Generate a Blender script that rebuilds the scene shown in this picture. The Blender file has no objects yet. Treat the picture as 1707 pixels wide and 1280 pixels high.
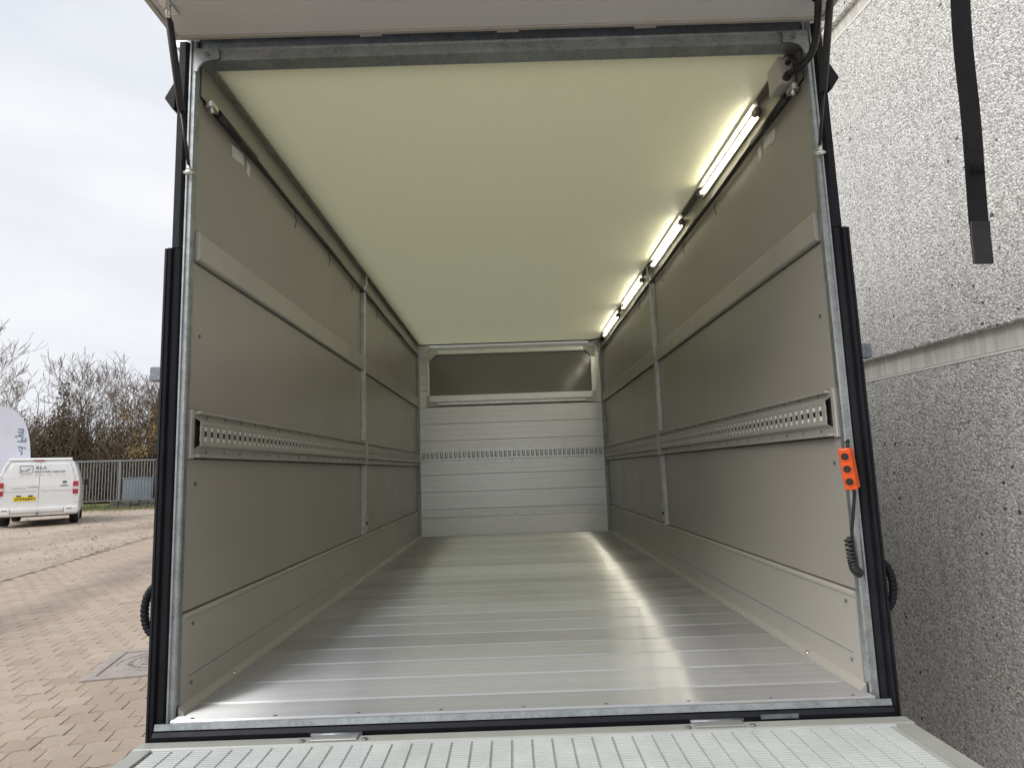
import bpy, bmesh, math, random
from mathutils import Vector, Matrix

rnd = random.Random(7)
R = math.radians
scene = bpy.context.scene
COL = scene.collection

# ---------------------------------------------------------------- camera
cam_data = bpy.data.cameras.new('camera')
cam_data.sensor_width = 36.0
cam_data.lens = 22.532
cam_data.clip_start = 0.02
cam_data.clip_end = 900.0
cam = bpy.data.objects.new('camera', cam_data)
COL.objects.link(cam)
yaw, pit, rol = 0.0046956, 0.1328794, -0.0336396
fw = Vector((math.sin(yaw)*math.cos(pit), math.cos(yaw)*math.cos(pit), math.sin(pit)))
rt = Vector((math.cos(yaw), -math.sin(yaw), 0))
up = rt.cross(fw)
r2 = rt*math.cos(rol) + up*math.sin(rol)
u2 = up*math.cos(rol) - rt*math.sin(rol)
CAM = Vector((-0.0095, -1.6613, 1.1299))
cam.matrix_world = Matrix(((r2.x, u2.x, -fw.x, CAM.x), (r2.y, u2.y, -fw.y, CAM.y),
                           (r2.z, u2.z, -fw.z, CAM.z), (0, 0, 0, 1)))
scene.camera = cam
FPX = 1068.4
def project(P):                      # photograph pixel of a point (used only to sort pavers by size in view)
    d = Vector(P) - CAM
    z = d.dot(fw)
    if z < 0.05:
        return (-1e6, -1e6, z)
    return (853.5 + FPX*d.dot(r2)/z, 640 - FPX*d.dot(u2)/z, z)

# ---------------------------------------------------------------- world, sun, exposure
SUN_EL, SUN_AZ = R(42), R(238)       # azimuth clockwise from +Y
world = bpy.data.worlds.new('World')
scene.world = world
world.use_nodes = True
wt = world.node_tree
wt.nodes.clear()
def wn(t, **kw):
    n = wt.nodes.new(t)
    for k, v in kw.items():
        setattr(n, k, v)
    return n
w_out = wn('ShaderNodeOutputWorld')
w_bg = wn('ShaderNodeBackground')
w_bg.inputs['Strength'].default_value = 0.1
w_sky = wn('ShaderNodeTexSky', sky_type='NISHITA')
w_sky.sun_disc = False
w_sky.sun_elevation = SUN_EL
w_sky.sun_rotation = SUN_AZ
w_sky.dust_density = 4.0
w_tc = wn('ShaderNodeTexCoord')
w_map = wn('ShaderNodeMapping')
w_map.inputs['Scale'].default_value = (1.0, 1.0, 3.2)
w_noise = wn('ShaderNodeTexNoise')
w_noise.inputs['Scale'].default_value = 1.6
w_noise.inputs['Detail'].default_value = 6
w_noise.inputs['Roughness'].default_value = 0.5
w_ramp = wn('ShaderNodeValToRGB')
w_ramp.color_ramp.elements[0].position = 0.36
w_ramp.color_ramp.elements[0].color = (4.25, 4.45, 4.85, 1)
w_ramp.color_ramp.elements[1].position = 0.62
w_ramp.color_ramp.elements[1].color = (5.4, 5.45, 5.6, 1)
w_mix = wn('ShaderNodeMix', data_type='RGBA')
w_mix.inputs[0].default_value = 0.95
wt.links.new(w_tc.outputs['Generated'], w_map.inputs['Vector'])
wt.links.new(w_map.outputs[0], w_noise.inputs['Vector'])
wt.links.new(w_noise.outputs[0], w_ramp.inputs[0])
wt.links.new(w_sky.outputs[0], w_mix.inputs[6])
wt.links.new(w_ramp.outputs[0], w_mix.inputs[7])
wt.links.new(w_mix.outputs[2], w_bg.inputs['Color'])
wt.links.new(w_bg.outputs[0], w_out.inputs['Surface'])

sun_data = bpy.data.lights.new('sun', 'SUN')
sun_data.energy = 1.5
sun_data.angle = R(40)
sun_data.color = (1.0, 0.97, 0.92)
sun = bpy.data.objects.new('sun', sun_data)
COL.objects.link(sun)
sd = Vector((math.sin(SUN_AZ)*math.cos(SUN_EL), math.cos(SUN_AZ)*math.cos(SUN_EL), math.sin(SUN_EL)))
sun.rotation_euler = sd.to_track_quat('Z', 'Y').to_euler()
sun.location = (0, 0, 20)

vs = scene.view_settings
vs.view_transform = 'Standard'
vs.look = 'None'
vs.exposure = 0.85
vs.gamma = 1.0
vs.use_curve_mapping = False
scene.render.engine = 'CYCLES'
cy = scene.cycles
cy.use_denoising = True
cy.max_bounces = 10
cy.diffuse_bounces = 6
cy.glossy_bounces = 5
cy.transmission_bounces = 6
cy.caustics_reflective = False
cy.caustics_refractive = False
cy.sample_clamp_indirect = 6.0

# ---------------------------------------------------------------- helpers
class MB:
    """collects simple shapes; build() links them as ONE mesh object"""
    def __init__(self):
        self.v = []; self.f = []; self.sm = []
    def add(self, vs_, fs_, smooth=False):
        o = len(self.v)
        self.v.extend(tuple(p) for p in vs_)
        for f in fs_:
            self.f.append(tuple(i+o for i in f)); self.sm.append(smooth)
        return self
    def box(self, x0, x1, y0, y1, z0, z1, M=None):
        if x0 > x1: x0, x1 = x1, x0
        if y0 > y1: y0, y1 = y1, y0
        if z0 > z1: z0, z1 = z1, z0
        p = [Vector(q) for q in ((x0,y0,z0),(x1,y0,z0),(x1,y1,z0),(x0,y1,z0),(x0,y0,z1),(x1,y0,z1),(x1,y1,z1),(x0,y1,z1))]
        if M: p = [M @ q for q in p]
        return self.add(p, [(0,3,2,1),(4,5,6,7),(0,1,5,4),(1,2,6,5),(2,3,7,6),(3,0,4,7)])
    def tube(self, pts, rad, n=8, cap=True, smooth=True):
        pts = [Vector(p) for p in pts]
        if not isinstance(rad, (list, tuple)): rad = [rad]*len(pts)
        rings = []
        ref = None
        for i, p in enumerate(pts):
            a = pts[max(i-1, 0)]; b = pts[min(i+1, len(pts)-1)]
            d = (b-a)
            d = d.normalized() if d.length > 1e-9 else Vector((0, 0, 1))
            if ref is None:
                ref = d.orthogonal().normalized()
            ref = (ref - d*ref.dot(d))
            ref = ref.normalized() if ref.length > 1e-6 else d.orthogonal().normalized()
            q = d.cross(ref)
            rings.append([p + (ref*math.cos(2*math.pi*k/n) + q*math.sin(2*math.pi*k/n))*rad[i] for k in range(n)])
        vs_ = [q for r_ in rings for q in r_]
        fs_ = []
        for i in range(len(pts)-1):
            for k in range(n):
                fs_.append((i*n+k, i*n+(k+1) % n, (i+1)*n+(k+1) % n, (i+1)*n+k))
        self.add(vs_, fs_, smooth)
        if cap:
            o = len(self.v)-len(vs_)
            self.f.append(tuple(o+k for k in reversed(range(n)))); self.sm.append(False)
            e = o+(len(pts)-1)*n
            self.f.append(tuple(e+k for k in range(n))); self.sm.append(False)
        return self
    def prism(self, prof, axis, a0, a1, smooth=False, M=None):
        """closed 2D profile swept along axis (0,1,2); profile coords are the other two axes in order"""
        def mk(p, a):
            q = list(p); q.insert(axis, a)
            q = Vector(q)
            return M @ q if M else q
        n = len(prof)
        vs_ = [mk(p, a0) for p in prof] + [mk(p, a1) for p in prof]
        fs_ = [(i, (i+1) % n, n+(i+1) % n, n+i) for i in range(n)]
        self.add(vs_, fs_, smooth)
        o = len(self.v)-2*n
        self.f.append(tuple(o+i for i in reversed(range(n)))); self.sm.append(False)
        self.f.append(tuple(o+n+i for i in range(n))); self.sm.append(False)
        return self
    def mesh(self, name, bevel=0.0, seg=1):
        me = bpy.data.meshes.new(name)
        me.from_pydata(self.v, [], self.f)
        me.polygons.foreach_set('use_smooth', self.sm)
        bm = bmesh.new(); bm.from_mesh(me)
        bmesh.ops.recalc_face_normals(bm, faces=bm.faces)
        if bevel:
            es = [e for e in bm.edges if len(e.link_faces) == 2 and e.calc_face_angle(0) > 0.6]
            bmesh.ops.bevel(bm, geom=es, offset=bevel, segments=seg, affect='EDGES', profile=0.5, clamp_overlap=True)
        bm.to_mesh(me); bm.free()
        me.update()
        return me
    def build(self, name, mat, parent=None, bevel=0.0, seg=1):
        return link(name, self.mesh(name, bevel, seg), mat, parent)

def link(name, me, mat, parent=None, loc=None, rotz=None):
    o = bpy.data.objects.new(name, me)
    if mat is not None and me is not None and not me.materials:
        me.materials.append(mat)
    COL.objects.link(o)
    if parent: o.parent = parent
    if loc: o.location = loc
    if rotz: o.rotation_euler = (0, 0, rotz)
    return o
def tag(o, label=None, cat=None, group=None, kind=None):
    if label: o['label'] = label
    if cat: o['category'] = cat
    if group: o['group'] = group
    if kind: o['kind'] = kind
    return o
def empty(name, loc=(0, 0, 0), rotz=0.0):
    o = bpy.data.objects.new(name, None)
    o.empty_display_size = 0.2
    o.location = loc; o.rotation_euler = (0, 0, rotz)
    COL.objects.link(o)
    return o
def text_mesh(name, s, size, mat, parent, M, depth=0.001):
    cu = bpy.data.curves.new(name, 'FONT')
    cu.body = s; cu.size = size; cu.extrude = depth
    cu.align_x = 'LEFT'; cu.align_y = 'BOTTOM_BASELINE'
    tmp = bpy.data.objects.new('tmp_text', cu)
    COL.objects.link(tmp)
    bpy.context.view_layer.update()
    me = bpy.data.meshes.new_from_object(tmp.evaluated_get(bpy.context.evaluated_depsgraph_get()))
    bpy.data.objects.remove(tmp); bpy.data.curves.remove(cu)
    me.materials.clear()
    w = max((v.co.x for v in me.vertices), default=1.0)
    me.transform(M(w) if callable(M) else M)
    return link(name, me, mat, parent)

# ---------------------------------------------------------------- materials
class Mat:
    def __init__(self, name):
        self.m = bpy.data.materials.new(name)
        self.m.use_nodes = True
        self.t = self.m.node_tree
        self.b = self.t.nodes['Principled BSDF']
        self.out = self.t.nodes['Material Output']
    def n(self, ty, ins=None, **kw):
        nd = self.t.nodes.new(ty)
        for k, v in kw.items(): setattr(nd, k, v)
        for k, v in (ins or {}).items(): self.set(nd, k, v)
        return nd
    def set(self, nd, k, v):
        s = nd.inputs[k]
        if isinstance(v, bpy.types.NodeSocket): self.t.links.new(v, s)
        elif isinstance(v, bpy.types.Node): self.t.links.new(v.outputs[0], s)
        else: s.default_value = v
    def p(self, **kw):
        for k, v in kw.items():
            k = {'base': 'Base Color', 'rough': 'Roughness', 'metal': 'Metallic', 'normal': 'Normal', 'aniso': 'Anisotropic',
                 'tangent': 'Tangent', 'spec': 'Specular IOR Level', 'coat': 'Coat Weight', 'coatr': 'Coat Roughness',
                 'ecol': 'Emission Color', 'estr': 'Emission Strength', 'ior': 'IOR', 'trans': 'Transmission Weight'}[k]
            if isinstance(v, tuple) and len(v) == 3 and k in ('Base Color', 'Emission Color'): v = (*v, 1)
            self.set(self.b, k, v)
        return self
    def pos(self, scale=(1, 1, 1)):
        g = self.n('ShaderNodeNewGeometry')
        mp = self.n('ShaderNodeMapping', {'Vector': g.outputs['Position'], 'Scale': scale})
        return mp.outputs[0]
    def objpos(self, scale=(1, 1, 1)):
        g = self.n('ShaderNodeTexCoord')
        mp = self.n('ShaderNodeMapping', {'Vector': g.outputs['Object'], 'Scale': scale})
        return mp.outputs[0]
    def noise(self, vec, scale, detail=4, rough=0.55):
        return self.n('ShaderNodeTexNoise', {'Vector': vec, 'Scale': scale, 'Detail': detail, 'Roughness': rough}).outputs[0]
    def voro(self, vec, scale, feature='F1', out=0):
        return self.n('ShaderNodeTexVoronoi', {'Vector': vec, 'Scale': scale}, feature=feature).outputs[out]
    def ramp(self, fac, stops):
        r_ = self.n('ShaderNodeValToRGB', {'Fac': fac})
        e = r_.color_ramp.elements
        while len(e) < len(stops): e.new(0.5)
        for i, (ps, c) in enumerate(stops):
            e[i].position = ps
            e[i].color = (*c, 1) if isinstance(c, tuple) else (c, c, c, 1)
        return r_.outputs[0]
    def mix(self, fac, a, b, mode='MIX'):
        nd = self.n('ShaderNodeMix', data_type='RGBA', blend_type=mode)
        for k, v in ((0, fac), (6, a), (7, b)):
            if isinstance(v, tuple) and len(v) == 3: v = (*v, 1)
            self.set(nd, k, v)
        return nd.outputs[2]
    def math(self, op, a, b=0.0):
        nd = self.n('ShaderNodeMath', operation=op)
        self.set(nd, 0, a); self.set(nd, 1, b)
        return nd.outputs[0]
    def bump(self, h, strength=0.3, dist=0.01, normal=None):
        nd = self.n('ShaderNodeBump', {'Height': h, 'Strength': strength, 'Distance': dist})
        if normal: self.set(nd, 'Normal', normal)
        return nd.outputs[0]

def simple(name, c, rough=0.5, metal=0.0, var=0.12, scale=6.0, bump=0.0, bscale=200, **kw):
    M = Mat(name)
    v = M.pos()
    nz = M.noise(v, scale)
    d = tuple(x*(1-var) for x in c); u_ = tuple(min(1, x*(1+var)) for x in c)
    M.p(base=M.ramp(nz, [(0.3, d), (0.7, u_)]), metal=metal, **kw)
    M.p(rough=M.ramp(M.noise(v, scale*2.3), [(0.3, max(0.02, rough-0.06)), (0.7, min(1, rough+0.06))]))
    if bump: M.p(normal=M.bump(M.noise(v, bscale, 2), bump, 0.002))
    return M.m

m_panel = None
def make_panel(name, c):
    M = Mat(name)
    v = M.pos()
    big = M.noise(v, 1.3, 5)
    fine = M.noise(M.pos((1, 1, 1)), 900, 2)
    base = M.mix(M.ramp(big, [(0.3, 0.0), (0.7, 1.0)]), tuple(x*0.94 for x in c), tuple(x*1.05 for x in c))
    M.p(base=base, rough=M.ramp(M.noise(v, 5, 6), [(0.3, 0.29), (0.75, 0.40)]), spec=0.5)
    M.p(normal=M.bump(M.noise(v, 3.0, 1), 0.12, 0.02))
    return M.m
m_panel = make_panel('beige_laminate', (0.405, 0.384, 0.348))
m_kick = make_panel('beige_kick_laminate', (0.46, 0.44, 0.40))
m_hatchskin = make_panel('grey_laminate', (0.745, 0.75, 0.755))

def galv(name, lo, hi, rough=0.48, metal=0.85):
    M = Mat(name)
    v = M.pos()
    ce = M.voro(v, 130, out=1)
    lum = M.n('ShaderNodeSeparateColor', {'Color': ce}).outputs[0]
    sp = M.ramp(lum, [(0.0, lo), (1.0, hi)])
    cl = M.noise(v, 16, 5, 0.6)
    base = M.mix(M.ramp(cl, [(0.35, 0.0), (0.7, 1.0)]), sp, M.mix(0.5, sp, tuple(min(1, x*1.5) for x in hi)))
    M.p(base=base, metal=metal, rough=M.ramp(M.noise(v, 40, 3), [(0.3, rough-0.1), (0.7, rough+0.1)]))
    M.p(normal=M.bump(M.noise(v, 220, 3), 0.12, 0.001))
    return M.m
m_galv = galv('galvanised_steel', (0.27, 0.295, 0.305), (0.38, 0.405, 0.415))
m_galvl = galv('galvanised_upright', (0.50, 0.515, 0.52), (0.64, 0.65, 0.65), 0.42, 0.45)
m_galvd = galv('galvanised_steel_dark', (0.17, 0.19, 0.215), (0.25, 0.275, 0.30), 0.5)

def alu(name, c, rough, aniso, tangent, stripes, smudge=0.25, metal=1.0):
    M = Mat(name)
    v = M.pos(stripes)
    st = M.noise(v, 1.0, 3, 0.6)
    sm = M.noise(M.pos(), 2.2, 5, 0.6)
    base = M.ramp(st, [(0.3, tuple(x*0.88 for x in c)), (0.7, tuple(min(1, x*1.06) for x in c))])
    base = M.mix(M.math('MULTIPLY', M.ramp(sm, [(0.45, 0.0), (0.8, 1.0)]), smudge), base, tuple(x*0.75 for x in c))
    oi = M.n('ShaderNodeObjectInfo').outputs['Random']
    base = M.mix(1.0, base, M.ramp(oi, [(0.0, 0.93), (1.0, 1.0)]), 'MULTIPLY')
    rr = M.math('ADD', M.ramp(st, [(0.25, rough-0.04), (0.75, rough+0.05)]), M.math('MULTIPLY', sm, 0.06))
    M.p(base=base, metal=metal, rough=rr, aniso=aniso)
    if aniso:
        tv = M.n('ShaderNodeCombineXYZ', {'X': tangent[0], 'Y': tangent[1], 'Z': tangent[2]})
        M.p(tangent=tv.outputs[0])
    M.p(normal=M.bump(st, 0.06, 0.001))
    return M.m
def groove_floor():
    M = Mat('aluminium_floor')
    st = M.noise(M.pos((1.2, 240, 240)), 1.0, 3, 0.6)
    sm = M.noise(M.pos(), 2.4, 6, 0.65)
    oi = M.n('ShaderNodeObjectInfo').outputs['Random']
    base = M.ramp(st, [(0.3, (0.80, 0.81, 0.83)), (0.7, (0.91, 0.92, 0.94))])
    base = M.mix(1.0, base, M.ramp(oi, [(0.0, 0.82), (1.0, 1.0)]), 'MULTIPLY')
    sc = M.noise(M.pos((60, 4, 60)), 3.0, 5, 0.7)                    # drag scuffs along the load direction
    base = M.mix(M.ramp(sc, [(0.66, 0.0), (0.80, 0.35)]), base, (0.46, 0.455, 0.44))
    base = M.mix(M.math('MULTIPLY', M.ramp(sm, [(0.5, 0.0), (0.8, 1.0)]), 0.3), base, (0.50, 0.49, 0.475))
    # extrusion grooves run across the floor, so reflections smear along the load direction only
    tv = M.n('ShaderNodeCombineXYZ', {'X': 0.0, 'Y': 1.0, 'Z': 0.0}).outputs[0]
    bmp_ = M.bump(st, 0.05, 0.001)
    jit = M.math('MULTIPLY', M.math('SUBTRACT', oi, 0.5), 0.05)
    M.p(base=base, metal=0.65, rough=M.math('ADD', M.ramp(st, [(0.25, 0.42), (0.75, 0.48)]), jit), aniso=1.0, tangent=tv, normal=bmp_)
    tx = M.n('ShaderNodeCombineXYZ', {'X': 1.0, 'Y': 0.0, 'Z': 0.0}).outputs[0]
    b2 = M.n('ShaderNodeBsdfAnisotropic', {'Color': base, 'Anisotropy': 0.84, 'Tangent': tx, 'Normal': bmp_,
             'Roughness': M.math('ADD', M.ramp(st, [(0.25, 0.285), (0.75, 0.315)]), M.math('MULTIPLY', jit, 0.5))})
    ms = M.n('ShaderNodeMixShader', {0: 0.62, 1: M.b.outputs[0], 2: b2.outputs[0]})
    M.t.links.new(ms.outputs[0], M.out.inputs['Surface'])
    return M.m
m_floor = groove_floor()
m_frontalu = alu('aluminium_front_wall', (0.93, 0.935, 0.94), 0.37, 0.0, (0, 0, 1), (1.0, 260, 260), 0.08, 0.72)
m_alu = alu('aluminium_plain', (0.82, 0.81, 0.79), 0.35, 0.0, (1, 0, 0), (20, 20, 20), 0.1, 0.9)
m_winalu = simple('window_aluminium', (0.95, 0.95, 0.945), 0.36, 0.55, 0.05, 8)
m_rail = simple('beige_grey_rail', (0.51, 0.49, 0.45), 0.34, 0.2, 0.06, 5, 0.05, 500)
m_raildark = simple('slotted_rail_grey', (0.50, 0.485, 0.455), 0.36, 0.25, 0.06, 5)
m_slotwhite = simple('slot_light_white', (0.90, 0.90, 0.88), 0.5, 0, 0.02)  # white that stands in for light caught behind the slots
m_trim = simple('ceiling_trim', (0.36, 0.345, 0.31), 0.35, 0.35, 0.06, 5)
m_white = simple('white_plastic', (0.78, 0.78, 0.76), 0.45, 0, 0.03)
m_rubber = simple('black_rubber', (0.011, 0.012, 0.017), 0.55, 0, 0.3, 14, 0.1, 120, spec=0.25)
m_black = simple('black_plastic', (0.018, 0.018, 0.019), 0.38, 0, 0.2, 20)
m_dark = simple('cavity_shade', (0.02, 0.019, 0.017), 0.7, 0, 0.2)  # painted shade for the inside of slots and holes
m_skin = simple('trailer_outer_skin', (0.60, 0.62, 0.61), 0.4, 0, 0.05, 3)
m_chrome = simple('zinc_fitting', (0.72, 0.72, 0.70), 0.25, 1.0, 0.08, 40)
m_orange = simple('orange_plastic', (0.80, 0.105, 0.012), 0.42, 0, 0.08, 30, 0.05, 400)
m_box = simple('grey_box_plastic', (0.66, 0.66, 0.64), 0.5, 0, 0.06, 12)
m_cap = simple('lamp_cap_plastic', (0.25, 0.24, 0.215), 0.5, 0, 0.06, 12)

M = Mat('smoked_window'); v = M.pos()
M.p(base=(0.26, 0.258, 0.25), rough=M.ramp(M.noise(v, 3, 4), [(0.3, 0.10), (0.7, 0.2)]), spec=0.6); m_pane = M.m

M = Mat('translucent_roof')
v = M.pos()
weave = M.n('ShaderNodeTexWave', {'Vector': M.pos(), 'Scale': 55.0, 'Distortion': 1.5, 'Detail': 2.0}, bands_direction='DIAGONAL').outputs[0]
mot = M.noise(v, 95, 4, 0.6)
colr = M.mix(M.ramp(mot, [(0.3, 0.0), (0.7, 1.0)]), (0.70, 0.695, 0.475), (0.755, 0.75, 0.525))
dfb = M.n('ShaderNodeBsdfPrincipled', {'Base Color': colr, 'Roughness': 0.42})
trn = M.n('ShaderNodeBsdfTranslucent', {'Color': M.mix(0.35, colr, (0.70, 0.70, 0.47))})
bmp = M.bump(M.math('ADD', M.math('MULTIPLY', weave, 0.5), mot), 0.22, 0.002)
M.set(dfb, 'Normal', bmp)
ms = M.n('ShaderNodeMixShader', {0: 0.22, 1: dfb.outputs[0], 2: trn.outputs[0]})
M.t.links.new(ms.outputs[0], M.out.inputs['Surface'])
m_roof = M.m

M = Mat('lamp_tube'); M.p(base=(0.9, 0.9, 0.88), ecol=(1.0, 0.93, 0.76), estr=17.0); m_lamp = M.m

M = Mat('ramp_rib_paint'); v = M.pos()
M.p(base=M.ramp(M.noise(v, 9, 5), [(0.3, (0.56, 0.595, 0.60)), (0.7, (0.68, 0.71, 0.715))]), rough=0.42); m_rib = M.m
m_rampbase = simple('ramp_base_paint', (0.38, 0.395, 0.38), 0.55, 0, 0.12, 8)
m_rampframe = simple('ramp_frame_paint', (0.38, 0.39, 0.365), 0.42, 0.1, 0.08, 6)
m_hinge = simple('zinc_hinge', (0.50, 0.50, 0.50), 0.4, 0.7, 0.1, 20)

M = Mat('webbing'); v = M.objpos()
wv = M.n('ShaderNodeTexWave', {'Vector': M.pos((1, 1, 1)), 'Scale': 160.0, 'Distortion': 0.6}, bands_direction='Z').outputs[0]
wv2 = M.n('ShaderNodeTexWave', {'Vector': M.pos((1, 1, 1)), 'Scale': 110.0}, bands_direction='X').outputs[0]
M.p(base=M.ramp(M.noise(M.pos(), 18, 5), [(0.3, (0.009, 0.009, 0.010)), (0.7, (0.017, 0.017, 0.019))]), rough=0.75, spec=0.2,
    normal=M.bump(M.math('ADD', wv, wv2), 0.5, 0.001)); m_strap = M.m
m_strapend = simple('webbing_end', (0.011, 0.012, 0.014), 0.5, 0, 0.15, 60)

# concrete with exposed aggregate
M = Mat('exposed_aggregate')
v = M.pos()
warp = M.n('ShaderNodeVectorMath', {0: v}, operation='ADD')
nzc = M.n('ShaderNodeTexNoise', {'Vector': v, 'Scale': 55.0, 'Detail': 2.0})
wsc = M.n('ShaderNodeVectorMath', {0: nzc.outputs[1], 1: (0.010, 0.010, 0.010)}, operation='MULTIPLY')
M.set(warp, 1, wsc.outputs[0])
vw = warp.outputs[0]
d1 = M.voro(vw, 124)
cell = M.n('ShaderNodeSeparateColor', {'Color': M.voro(vw, 124, out=1)})
e1 = M.voro(vw, 124, 'DISTANCE_TO_EDGE')
d2 = M.voro(vw, 190)
stone = M.ramp(cell.outputs[0], [(0.0, (0.36, 0.35, 0.34)), (0.3, (0.62, 0.61, 0.60)), (0.6, (0.78, 0.77, 0.76)), (0.95, (0.93, 0.92, 0.91))])
joint = M.ramp(e1, [(0.02, 1.0), (0.16, 0.0)])
colr = M.mix(M.math('MULTIPLY', joint, 0.55), stone, (0.36, 0.345, 0.33))
dk = M.voro(vw, 19.0)
dkc = M.n('ShaderNodeSeparateColor', {'Color': M.voro(vw, 19.0, out=1)})
darkm = M.math('MULTIPLY', M.math('LESS_THAN', dk, M.math('MULTIPLY', dkc.outputs[0], 0.15)), M.math('GREATER_THAN', dkc.outputs[1], 0.40))
colr = M.mix(M.math('MULTIPLY', darkm, 0.9), colr, (0.045, 0.04, 0.038))
sk = M.noise(M.pos((5, 5, 0.35)), 2.0, 6, 0.7)
colr = M.mix(1.0, colr, M.ramp(sk, [(0.35, 0.95), (0.62, 1.0)]), 'MULTIPLY')
pa = M.noise(M.pos((1, 1, 0.6)), 1.3, 6, 0.6)
colr = M.mix(1.0, colr, M.ramp(pa, [(0.3, 0.90), (0.7, 1.0)]), 'MULTIPLY')
hgt = M.math('ADD', M.math('MULTIPLY', M.math('SUBTRACT', 1.0, d1), 1.0), M.math('MULTIPLY', M.math('SUBTRACT', 1.0, d2), 0.35))
M.p(base=colr, rough=0.7, normal=M.bump(hgt, 0.75, 0.0060)); m_agg = M.m

M = Mat('smooth_concrete'); v = M.pos()
stk = M.noise(M.pos((9, 9, 0.7)), 3.0, 6, 0.65)
M.p(base=M.ramp(stk, [(0.35, (0.44, 0.415, 0.375)), (0.55, (0.60, 0.585, 0.55)), (0.75, (0.68, 0.67, 0.64))]), rough=0.75,
    normal=M.bump(M.noise(v, 120, 5), 0.3, 0.002)); m_conc = M.m

# paving: stain bands run along the yard's edge line
LV = Vector((-0.2309, 0.9730, 0)); LU = Vector((0.9730, 0.2309, 0)); LP = Vector((-6.2, 6.3, 0))
def stained(M, base, amt=0.62):
    g = M.n('ShaderNodeNewGeometry')
    rel = M.n('ShaderNodeVectorMath', {0: g.outputs['Position'], 1: tuple(LP)}, operation='SUBTRACT').outputs[0]
    a = M.n('ShaderNodeVectorMath', {0: rel, 1: tuple(LU)}, operation='DOT_PRODUCT').outputs['Value']
    wob = M.noise(M.pos((1, 0.35, 1)), 0.8, 5, 0.6)
    a = M.math('ADD', a, M.math('MULTIPLY', M.math('SUBTRACT', wob, 0.5), 1.1))
    b1 = M.ramp(M.math('MULTIPLY', M.math('ABSOLUTE', M.math('SUBTRACT', a, 1.35)), 1.0), [(0.12, 1.0), (0.5, 0.0)])
    b2 = M.ramp(M.math('MULTIPLY', M.math('ABSOLUTE', M.math('SUBTRACT', a, 3.1)), 1.0), [(0.05, 0.5), (0.35, 0.0)])
    s = M.math('MULTIPLY', M.math('MAXIMUM', b1, b2), M.ramp(M.noise(M.pos(), 1.7, 6, 0.7), [(0.3, 0.25), (0.65, 1.0)]))
    return M.mix(M.math('MULTIPLY', s, amt), base, (0.14, 0.108, 0.088))
def paver_mat(name):
    M = Mat(name)
    v = M.pos()
    g = M.n('ShaderNodeNewGeometry')
    oi = M.n('ShaderNodeObjectInfo').outputs['Random']
    rr = M.math('FRACT', M.math('ADD', oi, g.outputs['Random Per Island']))
    base = M.ramp(rr, [(0.0, (0.38, 0.302, 0.236)), (0.4, (0.405, 0.328, 0.258)), (0.75, (0.44, 0.362, 0.288)), (1.0, (0.36, 0.28, 0.216))])
    gr = M.noise(v, 260, 3, 0.7)
    base = M.mix(1.0, base, M.ramp(gr, [(0.3, 0.70), (0.7, 1.15)]), 'MULTIPLY')
    g2 = M.noise(v, 75, 4, 0.7)
    base = M.mix(1.0, base, M.ramp(g2, [(0.3, 0.82), (0.7, 1.10)]), 'MULTIPLY')
    pt = M.noise(v, 2.4, 6, 0.65)
    base = M.mix(M.ramp(pt, [(0.45, 0.0), (0.75, 0.35)]), base, (0.47, 0.39, 0.315))
    gp = M.noise(v, 38, 4, 0.7)
    base = M.mix(M.ramp(gp, [(0.60, 0.0), (0.75, 0.4)]), base, (0.20, 0.155, 0.12))
    M.p(base=stained(M, base), rough=0.8, normal=M.bump(M.noise(v, 190, 5, 0.7), 0.5, 0.004))
    return M.m
m_paver = paver_mat('paving_stone')
M = Mat('joint_sand'); v = M.pos()
M.p(base=M.ramp(M.noise(v, 70, 5), [(0.3, (0.17, 0.132, 0.10)), (0.7, (0.30, 0.24, 0.19))]), rough=0.95, normal=M.bump(M.noise(v, 260, 3), 0.6, 0.004)); m_sand = M.m

M = Mat('gravel_yard'); v = M.pos()
g1 = M.voro(v, 34, out=1)
gs = M.n('ShaderNodeSeparateColor', {'Color': g1}).outputs[0]
base = M.ramp(gs, [(0.0, (0.33, 0.27, 0.21)), (0.5, (0.43, 0.355, 0.28)), (1.0, (0.52, 0.44, 0.35))])
lg = M.noise(M.pos((1, 0.5, 1)), 0.45, 6, 0.62)
base = M.mix(M.ramp(lg, [(0.42, 0.0), (0.62, 0.75)]), base, (0.23, 0.185, 0.15))
lt = M.noise(M.pos((0.6, 1.4, 1)), 0.8, 6, 0.7)
base = M.mix(M.ramp(lt, [(0.55, 0.0), (0.75, 0.6)]), base, (0.50, 0.42, 0.32))
M.p(base=base, rough=0.9, normal=M.bump(M.math('SUBTRACT', 1.0, M.voro(v, 34)), 0.6, 0.02)); m_gravel = M.m
M = Mat('far_ground'); v = M.pos()
M.p(base=M.ramp(M.noise(v, 0.3, 8, 0.7), [(0.3, (0.10, 0.10, 0.05)), (0.7, (0.17, 0.14, 0.09))]), rough=0.95); m_ground = M.m
M = Mat('grass_turf'); v = M.pos()
M.p(base=M.ramp(M.noise(v, 2.0, 8, 0.7), [(0.25, (0.17, 0.15, 0.085)), (0.5, (0.15, 0.17, 0.06)), (0.75, (0.20, 0.215, 0.085))]), rough=0.9); m_grass = M.m
M = Mat('iron_lid'); v = M.pos()
M.p(base=M.ramp(M.noise(v, 12, 6), [(0.3, (0.27, 0.235, 0.215)), (0.7, (0.39, 0.345, 0.315))]), rough=0.65, metal=0.2, normal=M.bump(M.noise(v, 160, 4), 0.4, 0.003)); m_lid = M.m

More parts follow.
